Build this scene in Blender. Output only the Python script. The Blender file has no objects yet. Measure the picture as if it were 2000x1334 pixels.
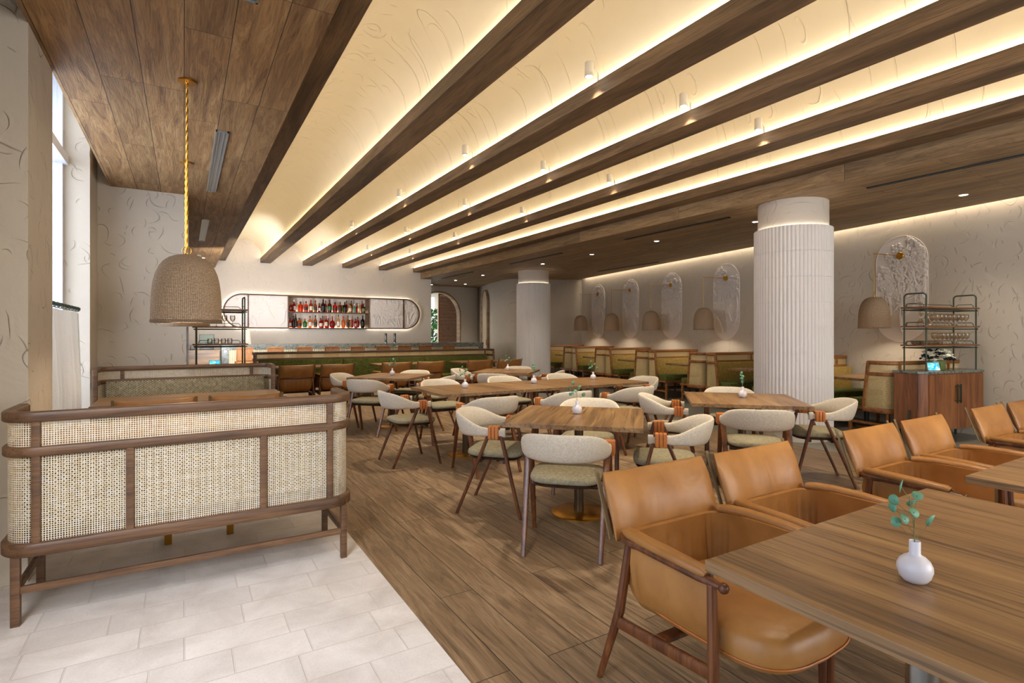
import bpy, bmesh, math, random
from mathutils import Vector, Matrix, noise as mnoise
R = math.radians
random.seed(7)
sc = bpy.context.scene
COL = sc.collection

# ------------------------------------------------------------------ camera
FPX = 1057.0
cam_d = bpy.data.cameras.new('camera')
cam = bpy.data.objects.new('camera', cam_d); COL.objects.link(cam)
cam.location = (0, 0, 1.38)
cam.rotation_euler = (R(90), 0, -math.atan(640 / FPX))
cam_d.sensor_width = 36.0
cam_d.lens = 36.0 * FPX / 2000.0
cam_d.shift_y = (651 - 667) / 2000.0
cam_d.clip_start = 0.05
sc.camera = cam

# ------------------------------------------------------------------ world, daylight, added fill lights, exposure
sc.view_settings.view_transform = 'Standard'
sc.view_settings.look = 'None'
sc.view_settings.gamma = 1.0
sc.view_settings.use_curve_mapping = False
sc.view_settings.exposure = 0.60
sc.cycles.use_denoising = True
sc.cycles.max_bounces = 7
sc.cycles.diffuse_bounces = 4
sc.cycles.glossy_bounces = 3
sc.cycles.transmission_bounces = 5
sc.cycles.transparent_max_bounces = 24
sc.cycles.caustics_reflective = False
sc.cycles.caustics_refractive = False
sc.cycles.sample_clamp_indirect = 4.0
wd = bpy.data.worlds.new('world'); sc.world = wd; wd.use_nodes = True
bg = wd.node_tree.nodes['Background']
bg.inputs[0].default_value = (0.90, 0.95, 1.0, 1); bg.inputs[1].default_value = 1.6

def area(name, loc, rot, sx, sy, power, color, spread=180):
    l = bpy.data.lights.new(name, 'AREA'); l.shape = 'RECTANGLE'; l.size = sx; l.size_y = sy
    l.energy = power; l.color = color; l.spread = R(spread)
    o = bpy.data.objects.new(name, l); COL.objects.link(o); o.location = loc; o.rotation_euler = rot
    return o
DAY = (0.90, 0.94, 1.0)
_sw = area('daylight_side_window', (-1.25, 0.5, 2.75), (0, 0, 0), 1.0, 3.0, 44, (1.0, .975, .96), 66)
_sw.rotation_euler = Vector((.38, .58, -.72)).to_track_quat('-Z', 'Y').to_euler()
area('daylight_far_window', (-1.30, 5.95, 2.2), (0, R(-90), 0), 3.2, 2.3, 95, (.97, .97, 1.0))
area('added_front_fill', (5.2, -2.85, 1.75), (R(90), 0, 0), 5.0, 2.4, 105, (1.0, 0.96, 0.90))  # unseen fill light added behind the camera
_bw = area('added_bar_fill', (.10, 12.6, 1.80), (0, 0, 0), 2.2, 2.2, 110, (.97, .97, 1.0), 125)  # unseen fill light inside the room, added to brighten the bar
_bw.rotation_euler = Vector((.55, .78, .12)).to_track_quat('-Z', 'Y').to_euler()

# ------------------------------------------------------------------ node helpers
def lin(h):
    h = h.lstrip('#'); v = [int(h[i:i + 2], 16) / 255 for i in (0, 2, 4)]
    return tuple((c / 12.92 if c <= .04045 else ((c + .055) / 1.055) ** 2.4) for c in v) + (1,)

class NT:
    def __init__(s, name):
        s.m = bpy.data.materials.new(name); s.m.use_nodes = True
        s.t = s.m.node_tree; s.n = s.t.nodes; s.b = s.n['Principled BSDF']; s.out = s.n['Material Output']
    def add(s, ty, **kw):
        n = s.n.new(ty)
        for k, v in kw.items(): setattr(n, k, v)
        return n
    def link(s, a, b): s.t.links.new(a, b)
    def val(s, sock, v):
        if hasattr(v, 'is_output') or isinstance(v, bpy.types.NodeSocket): s.link(v, sock)
        else: sock.default_value = v
    def coord(s, kind='Object', rand=False, scale=(1, 1, 1), rot=(0, 0, 0), loc=(0, 0, 0)):
        tc = s.add('ShaderNodeTexCoord'); o = tc.outputs[kind]
        if rand:
            oi = s.add('ShaderNodeObjectInfo'); mu = s.add('ShaderNodeMath', operation='MULTIPLY')
            s.link(oi.outputs['Random'], mu.inputs[0]); mu.inputs[1].default_value = 17.0
            va = s.add('ShaderNodeVectorMath', operation='ADD'); s.link(o, va.inputs[0]); s.link(mu.outputs[0], va.inputs[1]); o = va.outputs[0]
        mp = s.add('ShaderNodeMapping'); s.link(o, mp.inputs[0])
        mp.inputs['Scale'].default_value = scale; mp.inputs['Rotation'].default_value = rot; mp.inputs['Location'].default_value = loc
        return mp.outputs[0]
    def noise(s, vec, scale, detail=4, rough=.5, dist=0):
        n = s.add('ShaderNodeTexNoise'); s.link(vec, n.inputs['Vector']); n.inputs['Scale'].default_value = scale
        n.inputs['Detail'].default_value = detail; n.inputs['Roughness'].default_value = rough; n.inputs['Distortion'].default_value = dist
        return n.outputs['Fac']
    def ramp(s, f, stops):
        r = s.add('ShaderNodeValToRGB'); s.link(f, r.inputs[0]); e = r.color_ramp.elements
        while len(e) < len(stops): e.new(.5)
        for i, (p, c) in enumerate(stops):
            e[i].position = p; e[i].color = c if len(c) == 4 else tuple(c) + (1,)
        return r.outputs[0]
    def math(s, op, a, b=None, clamp=False):
        n = s.add('ShaderNodeMath', operation=op); n.use_clamp = clamp; s.val(n.inputs[0], a)
        if b is not None: s.val(n.inputs[1], b)
        return n.outputs[0]
    def mix(s, f, a, b, bt='MIX'):
        n = s.add('ShaderNodeMix', data_type='RGBA'); n.blend_type = bt
        s.val(n.inputs['Factor'], f); s.val(n.inputs[6], a); s.val(n.inputs[7], b); return n.outputs[2]
    def bump(s, h, dist, strength=1.0):
        b = s.add('ShaderNodeBump'); b.inputs['Strength'].default_value = strength; b.inputs['Distance'].default_value = dist
        s.link(h, b.inputs['Height']); s.link(b.outputs[0], s.b.inputs['Normal'])
    def fin(s, color=None, rough=None, metal=None, spec=None):
        if color is not None: s.val(s.b.inputs['Base Color'], color)
        if rough is not None: s.val(s.b.inputs['Roughness'], rough)
        if metal is not None: s.b.inputs['Metallic'].default_value = metal
        if spec is not None: s.b.inputs['Specular IOR Level'].default_value = spec
        return s.m
W1 = (1, 1, 1, 1); K0 = (0, 0, 0, 1)
def g(v): return (v, v, v, 1)

def plain(name, hexc, rough=.5, metal=0, spec=.5):
    return NT(name).fin(lin(hexc), rough, metal, spec)

def wood(name, dark, mid, light, axis='x', rough=.45, coarse=1.0, bump=.0006, pore=.6, spec=.5, ps=130, pth=(.36, .52)):
    m = NT(name)
    st = {'x': (.55, 6, 6), 'y': (6, .55, 6), 'z': (6, 6, .55)}[axis]
    st = tuple(v * coarse for v in st)
    v = m.coord(rand=True, scale=st)
    n1 = m.noise(v, 1.6, 5, .6, 1.2)
    c = m.ramp(n1, [(.28, lin(dark)), (.5, lin(mid)), (.72, lin(light))])
    sf = {'x': (ps / 30, ps, ps), 'y': (ps, ps / 30, ps), 'z': (ps, ps, ps / 30)}[axis]
    v2 = m.coord(rand=True, scale=sf)
    n2 = m.noise(v2, 1.0, 3, .6)
    p = m.ramp(n2, [(pth[0], g(1 - pore)), (pth[1], W1)])
    c = m.mix(.75, c, p, 'MULTIPLY')
    m.bump(n2, bump)
    return m.fin(c, rough, spec=spec)

def planks(name, cols, along, pw, pl, rough, bumpd=.0015, grain=1.0, gap='#2a1f16', tone=.5):
    m = NT(name)
    rot = (0, 0, R(90)) if along == 'y' else (0, 0, 0)
    v = m.coord(rot=rot)
    br = m.add('ShaderNodeTexBrick'); m.link(v, br.inputs['Vector'])
    br.offset = .37; br.offset_frequency = 3; br.squash = 1
    br.inputs['Scale'].default_value = 1; br.inputs['Brick Width'].default_value = pl; br.inputs['Row Height'].default_value = pw
    br.inputs['Mortar Size'].default_value = .0022; br.inputs['Mortar Smooth'].default_value = .2
    br.inputs['Color1'].default_value = K0; br.inputs['Color2'].default_value = W1; br.inputs['Mortar'].default_value = g(.5)
    sep = m.add('ShaderNodeSeparateColor'); m.link(br.outputs['Color'], sep.inputs[0]); rnd = sep.outputs[0]
    off = m.add('ShaderNodeCombineXYZ'); m.link(m.math('MULTIPLY', rnd, 23.0), off.inputs[0]); m.link(m.math('MULTIPLY', rnd, 11.0), off.inputs[1]); m.link(m.math('MULTIPLY', rnd, 31.0), off.inputs[2])
    va = m.add('ShaderNodeVectorMath', operation='ADD'); m.link(v, va.inputs[0]); m.link(off.outputs[0], va.inputs[1])
    mp = m.add('ShaderNodeMapping'); m.link(va.outputs[0], mp.inputs[0]); mp.inputs['Scale'].default_value = (.8, 7, 7)
    n1 = m.noise(mp.outputs[0], 1.3 * grain, 4, .55, 1.6)
    wv = m.math('FRACT', m.math('MULTIPLY', n1, 9.0))
    rings = m.ramp(wv, [(0, g(.62)), (.35, W1), (.8, W1), (1, g(.62))])
    c = m.ramp(n1, [(.3, lin(cols[0])), (.5, lin(cols[1])), (.7, lin(cols[2]))])
    c = m.mix(.55, c, rings, 'MULTIPLY')
    tn = m.ramp(rnd, [(0, g(1 - tone * .55)), (1, g(1.0))])
    c = m.mix(1.0, c, tn, 'MULTIPLY')
    mp2 = m.add('ShaderNodeMapping'); m.link(va.outputs[0], mp2.inputs[0]); mp2.inputs['Scale'].default_value = (5, 110, 110)
    n2 = m.noise(mp2.outputs[0], 1, 3, .6)
    c = m.mix(.6, c, m.ramp(n2, [(.35, g(.55)), (.55, W1)]), 'MULTIPLY')
    c = m.mix(br.outputs['Fac'], c, lin(gap))
    h = m.math('SUBTRACT', m.math('ADD', m.math('MULTIPLY', n2, .5), m.math('MULTIPLY', wv, .25)), m.math('MULTIPLY', br.outputs['Fac'], 1.5))
    m.bump(h, bumpd)
    return m.fin(c, rough)

def plaster(name, hexc, strength=.010, scale=1.0, rough=.85, vault=False):
    m = NT(name)
    v = m.coord(scale=(scale,) * 3)
    sp = m.add('ShaderNodeSeparateXYZ'); m.link(v, sp.inputs[0])
    if vault: a_, b_ = sp.outputs[1], m.math('ADD', sp.outputs[0], m.math('MULTIPLY', sp.outputs[2], .5))
    else: a_, b_ = m.math('ADD', sp.outputs[0], sp.outputs[1]), sp.outputs[2]
    def strokes(S, L, W, off):
        cb = m.add('ShaderNodeCombineXYZ'); m.link(a_, cb.inputs[0]); m.link(b_, cb.inputs[1])
        ad = m.add('ShaderNodeVectorMath', operation='ADD'); m.link(cb.outputs[0], ad.inputs[0]); ad.inputs[1].default_value = (off, off * .7, 0)
        vo = m.add('ShaderNodeTexVoronoi'); vo.voronoi_dimensions = '2D'; vo.inputs['Scale'].default_value = S; m.link(ad.outputs[0], vo.inputs['Vector'])
        sb = m.add('ShaderNodeVectorMath', operation='SUBTRACT'); m.link(ad.outputs[0], sb.inputs[0]); m.link(vo.outputs['Position'], sb.inputs[1])
        cs = m.add('ShaderNodeSeparateColor'); m.link(vo.outputs['Color'], cs.inputs[0])
        ro = m.add('ShaderNodeVectorRotate', rotation_type='Z_AXIS'); m.link(sb.outputs[0], ro.inputs['Vector']); m.link(m.math('ADD', m.math('MULTIPLY', cs.outputs[0], 1.9), .2), ro.inputs['Angle'])
        s2 = m.add('ShaderNodeSeparateXYZ'); m.link(ro.outputs[0], s2.inputs[0]); x, y = s2.outputs[0], s2.outputs[1]
        wob = m.math('MULTIPLY', m.math('SUBTRACT', m.noise(v, 14, 2), .5), W * 2.5)
        dd = m.math('ADD', m.math('SUBTRACT', y, m.math('MULTIPLY', m.math('MULTIPLY', x, x), m.math('MULTIPLY', m.math('SUBTRACT', cs.outputs[1], .5), 2.2 / L))), wob)
        line = m.math('SUBTRACT', 1.0, m.math('DIVIDE', m.math('ABSOLUTE', dd), W), True)
        side = m.math('MULTIPLY', m.math('SUBTRACT', 1.0, m.math('DIVIDE', m.math('ABSOLUTE', m.math('SUBTRACT', dd, W * 5)), W * 5), True), .35)
        gate = m.math('SUBTRACT', 1.0, m.math('POWER', m.math('DIVIDE', m.math('ABSOLUTE', x), m.math('MULTIPLY', m.math('ADD', cs.outputs[2], .4), L)), 2), True)
        return m.math('MULTIPLY', m.math('SUBTRACT', line, side), gate)
    h = m.math('ADD', strokes(2.3, .11, .005, .0), m.math('ADD', m.math('MULTIPLY', strokes(3.4, .085, .004, 5.3), .8), m.math('MULTIPLY', strokes(5.0, .05, .004, 9.1), .7)))
    fine = m.noise(v, 30, 5, .65); steps = m.noise(v, 2.2, 4, .5, 1.5)
    h = m.math('ADD', h, m.math('MULTIPLY', fine, .15)); h = m.math('ADD', h, m.math('MULTIPLY', steps, 1.6))
    m.bump(h, strength)
    c = m.mix(m.math('MULTIPLY', m.noise(v, 6, 3), .10), lin(hexc), g(.25))
    return m.fin(c, rough, spec=.2)

def fabric(name, c1, c2, scale=700, rough=.95, blotch=.15, bump=.0006):
    m = NT(name)
    v = m.coord(rand=True)
    a = m.noise(m.coord(scale=(1, .12, .12)), scale, 1); b = m.noise(m.coord(scale=(.12, .12, 1)), scale, 1); cc = m.noise(m.coord(scale=(.15, 1, .15)), scale, 1)
    f = m.math('MULTIPLY', m.math('ADD', m.math('ADD', a, b), cc), .3333)
    f = m.math('ADD', f, m.math('MULTIPLY', m.math('SUBTRACT', m.noise(v, 9, 3), .5), blotch))
    c = m.ramp(f, [(.42, lin(c1)), (.58, lin(c2))])
    m.bump(f, bump)
    return m.fin(c, rough, spec=.15)

def weave_dots(name, base, dot, su, sv, thr=.55, rough=.9):
    m = NT(name)
    v = m.coord(kind='UV', scale=(su, sv, 1))
    sp = m.add('ShaderNodeSeparateXYZ'); m.link(v, sp.inputs[0])
    zig = m.math('ABSOLUTE', m.math('SUBTRACT', m.math('FRACT', m.math('MULTIPLY', sp.outputs[0], .5)), .5))
    y = m.math('ADD', sp.outputs[1], m.math('MULTIPLY', zig, 2.0))
    s1 = m.math('SINE', m.math('MULTIPLY', y, 6.2832)); s2 = m.math('SINE', m.math('MULTIPLY', sp.outputs[0], 12.566))
    n = m.noise(v, .45, 3, .7)
    f = m.math('ADD', m.math('ADD', m.math('MULTIPLY', s1, .28), m.math('MULTIPLY', s2, .26)), m.math('ADD', m.math('MULTIPLY', n, .6), .2))
    c = m.ramp(f, [(thr + .12, lin(base)), (thr + .2, lin(dot))])
    return m.fin(c, rough, spec=.15)

def cane(name, c1, c2, pitch=.0085, fill=.40, trans=.25):
    m = NT(name); m.m.use_backface_culling = False
    v = m.coord(kind='UV', scale=(1 / pitch, 1 / pitch, 1))
    sp = m.add('ShaderNodeSeparateXYZ'); m.link(v, sp.inputs[0])
    fx = m.math('ABSOLUTE', m.math('SUBTRACT', m.math('FRACT', sp.outputs[0]), .5)); fy = m.math('ABSOLUTE', m.math('SUBTRACT', m.math('FRACT', sp.outputs[1]), .5))
    nx = m.noise(m.coord(kind='UV', scale=(1 / pitch * .45, 2.0, 1)), 1, 2, .8); ny = m.noise(m.coord(kind='UV', scale=(2.0, 1 / pitch * .45, 1)), 1, 2, .8)
    tx = m.math('LESS_THAN', fx, m.math('ADD', m.math('MULTIPLY', nx, .34), fill - .34)); ty = m.math('LESS_THAN', fy, m.math('ADD', m.math('MULTIPLY', ny, .34), fill - .36))
    a = m.math('MAXIMUM', tx, ty)
    var = m.noise(v, .33, 2, .7)
    c = m.ramp(var, [(.2, lin(c1)), (.75, lin(c2))])
    m.val(m.b.inputs['Base Color'], c); m.b.inputs['Roughness'].default_value = .6
    tr = m.add('ShaderNodeBsdfTranslucent'); m.link(c, tr.inputs[0])
    mx0 = m.add('ShaderNodeMixShader'); mx0.inputs[0].default_value = trans; m.link(m.b.outputs[0], mx0.inputs[1]); m.link(tr.outputs[0], mx0.inputs[2])
    tp = m.add('ShaderNodeBsdfTransparent'); mx = m.add('ShaderNodeMixShader')
    m.link(a, mx.inputs[0]); m.link(tp.outputs[0], mx.inputs[1]); m.link(mx0.outputs[0], mx.inputs[2]); m.link(mx.outputs[0], m.out.inputs[0])
    return m.m

def emis(name, hexc, strength):
    m = NT(name); e = m.add('ShaderNodeEmission'); e.inputs[0].default_value = lin(hexc) if isinstance(hexc, str) else hexc
    e.inputs[1].default_value = strength; m.link(e.outputs[0], m.out.inputs[0]); return m.m

def thin_glass(name, tint='#ffffff', refl=.5, extra=.04, milk=0):
    m = NT(name)
    tp = m.add('ShaderNodeBsdfTransparent'); tp.inputs[0].default_value = lin(tint)
    gl = m.add('ShaderNodeBsdfGlossy'); gl.inputs['Roughness'].default_value = .05
    fr = m.add('ShaderNodeFresnel'); fr.inputs[0].default_value = 1.45
    f = m.math('ADD', m.math('MULTIPLY', fr.outputs[0], refl), extra, True)
    mx = m.add('ShaderNodeMixShader'); m.link(f, mx.inputs[0]); m.link(tp.outputs[0], mx.inputs[1]); m.link(gl.outputs[0], mx.inputs[2])
    last = mx.outputs[0]
    if milk:
        tl = m.add('ShaderNodeBsdfTranslucent'); tl.inputs[0].default_value = lin(tint); m2 = m.add('ShaderNodeMixShader'); m2.inputs[0].default_value = milk
        m.link(last, m2.inputs[1]); m.link(tl.outputs[0], m2.inputs[2]); last = m2.outputs[0]
    m.link(last, m.out.inputs[0])
    return m.m

def leather(name, c1, c2):
    m = NT(name); v = m.coord(rand=True)
    n = m.noise(v, 5, 4, .6); c = m.ramp(n, [(.3, lin(c1)), (.7, lin(c2))])
    f = m.noise(v, 260, 3, .6); fold = m.noise(m.coord(rand=True, scale=(1, 1, .6)), 7, 2, .4, .8)
    m.bump(m.math('ADD', m.math('MULTIPLY', f, .05), fold), .012, .55)
    return m.fin(c, .42)

def marble(name, base, vein, light):
    m = NT(name); v = m.coord()
    a = m.noise(v, 5, 8, .65, 2.0)
    c = m.ramp(a, [(.35, lin(base)), (.52, lin(vein)), (.6, lin(base)), (.68, lin(light))])
    return m.fin(c, .2)

def stone(name):
    m = NT(name); v = m.coord()
    def brick(vv, w, h, off):
        br = m.add('ShaderNodeTexBrick'); m.link(vv, br.inputs['Vector']); br.inputs['Scale'].default_value = 1
        br.offset = off; br.offset_frequency = 2; br.squash = .72; br.squash_frequency = 3
        br.inputs['Brick Width'].default_value = w; br.inputs['Row Height'].default_value = h
        br.inputs['Mortar Size'].default_value = .0035; br.inputs['Mortar Smooth'].default_value = .3
        br.inputs['Color1'].default_value = K0; br.inputs['Color2'].default_value = W1; return br
    br = brick(v, .42, .205, .41)
    sp = m.add('ShaderNodeSeparateColor'); m.link(br.outputs[0], sp.inputs[0])
    n = m.noise(v, 3.5, 6, .6, .5); fine = m.noise(v, 90, 4, .7)
    c = m.ramp(n, [(.3, lin('#c9c0b8')), (.7, lin('#e6dfd9'))])
    c = m.mix(1, c, m.ramp(sp.outputs[0], [(0, g(.9)), (1, W1)]), 'MULTIPLY')
    c = m.mix(.35, c, m.ramp(fine, [(.3, g(.75)), (.6, W1)]), 'MULTIPLY')
    c = m.mix(m.math('MULTIPLY', br.outputs['Fac'], .6), c, lin('#cfc5bb'))
    h = m.math('SUBTRACT', m.math('ADD', m.math('MULTIPLY', fine, .25), m.math('MULTIPLY', n, .5)), br.outputs['Fac'])
    m.bump(h, .006)
    return m.fin(c, .7, spec=.3)

def concrete(name, a, b):
    m = NT(name); v = m.coord(); n = m.noise(v, 1.8, 7, .6, .5)
    return m.fin(m.ramp(n, [(.3, lin(a)), (.7, lin(b))]), .32)

M = {}
M['plaster'] = plaster('plaster', '#c6bbaa', .008)
M['plaster_fine'] = plaster('plaster_fine', '#d3c9bc', .005, 1.1)
M['plaster_vault'] = plaster('plaster_vault', '#ecdfc4', .0065, 1.0, vault=True)
M['relief'] = plain('relief_plaster', '#e0d6cc', .8, 0, .2)
M['relief_white'] = plain('relief_plaster_white', '#eee6e0', .8, 0, .2)
M['flute'] = plain('fluted_plaster', '#e4dfdc', .6, 0, .3)
M['tile'] = stone('stone_tile')
M['floor_wood'] = planks('floor_oak', ('#6f5840', '#907456', '#a68b6b'), 'y', .19, 1.9, .5, .0022, 1.5)
M['ceil_wood'] = planks('ceiling_oak', ('#84603d', '#a98152', '#c09a68'), 'y', .24, 1.5, .6, .003, 1.0)
M['ceil_wood_right'] = planks('ceiling_oak_right', ('#8a6e4c', '#a58660', '#b89a70'), 'y', .16, 2.4, .6, .002, 1.2)
M['beam'] = wood('beam_wood', '#443524', '#735a3e', '#8e7251', 'y', .6, .5, .002, .55)
M['trim_wood'] = wood('trim_wood', '#6a4e30', '#94744f', '#a98a62', 'y', .6, .6, .002, .4)
M['concrete'] = concrete('concrete', '#6d6a5f', '#87847a')
M['table'] = wood('table_walnut', '#5a4026', '#876540', '#a07e52', 'x', .38, .8, .0006, .62, ps=62, pth=(.38, .47))
M['booth_wood'] = wood('booth_oak', '#443020', '#684a32', '#7c5b3e', 'x', .45, 1.2, .0006, .55)
M['booth_wood_r'] = wood('booth_teak', '#6b3d1c', '#96602f', '#ab7440', 'x', .42, 1.2, .0006, .45)
M['chair_wood'] = wood('chair_walnut', '#3a1d0f', '#62361c', '#85532d', 'z', .33, 1.5, .0003, .5)
M['dark_wood'] = wood('dark_walnut', '#1f1410', '#33221a', '#4a3124', 'z', .35, 1.5, .0003, .5)
M['cab_wood'] = wood('cabinet_walnut', '#5e3216', '#86502a', '#9a6338', 'z', .4, 1.0, .0004, .5)
M['cane'] = cane('cane_webbing', '#e0c998', '#f6f0e4', .0104, .372)
M['cane_r'] = cane('cane_webbing_dense', '#cdb27a', '#e4d2a2', .0085, .46)
M['linen'] = fabric('linen', '#bdb19e', '#d3c9b9', 520, blotch=.03)
M['tweed'] = fabric('tweed', '#7d745e', '#989078', 380, blotch=.03)
M['green'] = fabric('green_boucle', '#3f4420', '#6b7038', 330)
M['pattern'] = weave_dots('patterned_olive', '#473a1e', '#d9cfb2', 62, 50, .48)
M['pattern_r'] = weave_dots('patterned_mustard', '#80600f', '#ecd48a', 50, 42, .47)
M['leather'] = leather('tan_leather', '#8f5f2e', '#a8753c')
M['leather_edge'] = plain('leather_backing', '#6e5a3a', .8)
M['orange_leather'] = leather('orange_leather', '#a85c22', '#c67a35')
M['gold'] = plain('brushed_brass', '#c8963e', .28, 1)
M['steel'] = plain('steel', '#8b8f90', .25, 1)
M['green_metal'] = plain('green_metal', '#3d4636', .45, .3)
M['black'] = plain('black_plastic', '#1b1b1c', .4)
M['white_gloss'] = plain('white_ceramic', '#d6d1d5', .3)
M['white_metal'] = plain('white_metal', '#d9d3c6', .4)
M['rope'] = NT('rope_weave').m
M['leaf'] = plain('eucalyptus_leaf', '#5f9478', .5)
M['leaf_dark'] = plain('foliage', '#4f8f42', .5)
M['stem'] = plain('stem', '#6d6a3a', .6)
M['marble'] = marble('green_marble', '#363d38', '#7d827a', '#b9bbb2')
M['cove'] = emis('cove_led', (1.0, .86, .63, 1), 15)
M['cove_soft'] = emis('slot_led', (1.0, .86, .64, 1), 9)
M['slot'] = emis('wall_slot_led', (1.0, .88, .70, 1), 20)
M['ring'] = emis('ring_led', (1.0, .88, .70, 1), 8)
M['bulb'] = emis('bulb', (1.0, .84, .62, 1), 12)
M['lens'] = emis('lens', (1.0, .97, .92, 1), 14)
M['halo'] = emis('halo_led', (1.0, .88, .70, 1), 30)
M['shelf_led'] = emis('shelf_led', (1.0, .86, .64, 1), 14)
M['screen'] = NT('tablet_screen').m
M['glass'] = thin_glass('drinking_glass', '#fbf7f0', 1.0, .12, .15)
M['glass_amber'] = thin_glass('amber_glass', '#fff4e2', 1.0, .12, .45)
M['pane'] = thin_glass('window_pane', '#f2f7ff', .5, .0)
M['frame_white'] = plain('window_frame', '#d8dbe2', .5)
M['vent'] = plain('vent_metal', '#9ea2a0', .35, .6)
M['vent_dark'] = plain('vent_dark', '#2b2f2c', .5, .4)
M['ribbed'] = plain('ribbed_panel', '#cfc2a2', .6)

def _rope():
    m = NT('woven_rope'); v = m.coord(kind='UV', scale=(1, 1, 1))
    sp = m.add('ShaderNodeSeparateXYZ'); m.link(v, sp.inputs[0])
    nn = m.noise(m.coord(kind='UV', scale=(3, 3, 1)), 3, 2)
    a = m.math('ABSOLUTE', m.math('SINE', m.math('ADD', m.math('MULTIPLY', sp.outputs[0], 3.1416 * 120), m.math('MULTIPLY', nn, 2.5))))
    b = m.math('ABSOLUTE', m.math('SINE', m.math('ADD', m.math('MULTIPLY', sp.outputs[1], 3.1416 * 62), m.math('MULTIPLY', nn, 3))))
    f = m.math('MINIMUM', m.math('POWER', a, .6), m.math('POWER', b, .6))
    n = m.noise(m.coord(kind='UV', scale=(120, 62, 1)), .8, 2)
    c = m.ramp(m.math('ADD', m.math('MULTIPLY', f, .5), m.math('MULTIPLY', n, .5)), [(.25, lin('#8c6a4c')), (.5, lin('#c29e7a')), (.8, lin('#e6d5bf'))])
    m.bump(f, .006)
    m.b.inputs['Base Color'].default_value = W1; m.fin(c, .85, spec=.2)
    return m.m
M['rope'] = _rope()
def _screen():
    m = NT('tablet_display'); v = m.coord(kind='Generated'); n = m.noise(v, 2.2, 1, .4, 1.2)
    c = m.ramp(n, [(.35, lin('#1c9fd8')), (.55, lin('#5fd0ea')), (.7, lin('#e8fbff'))])
    e = m.add('ShaderNodeEmission'); m.link(c, e.inputs[0]); e.inputs[1].default_value = 1.1; m.link(e.outputs[0], m.out.inputs[0]); return m.m
M['screen'] = _screen()

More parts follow.
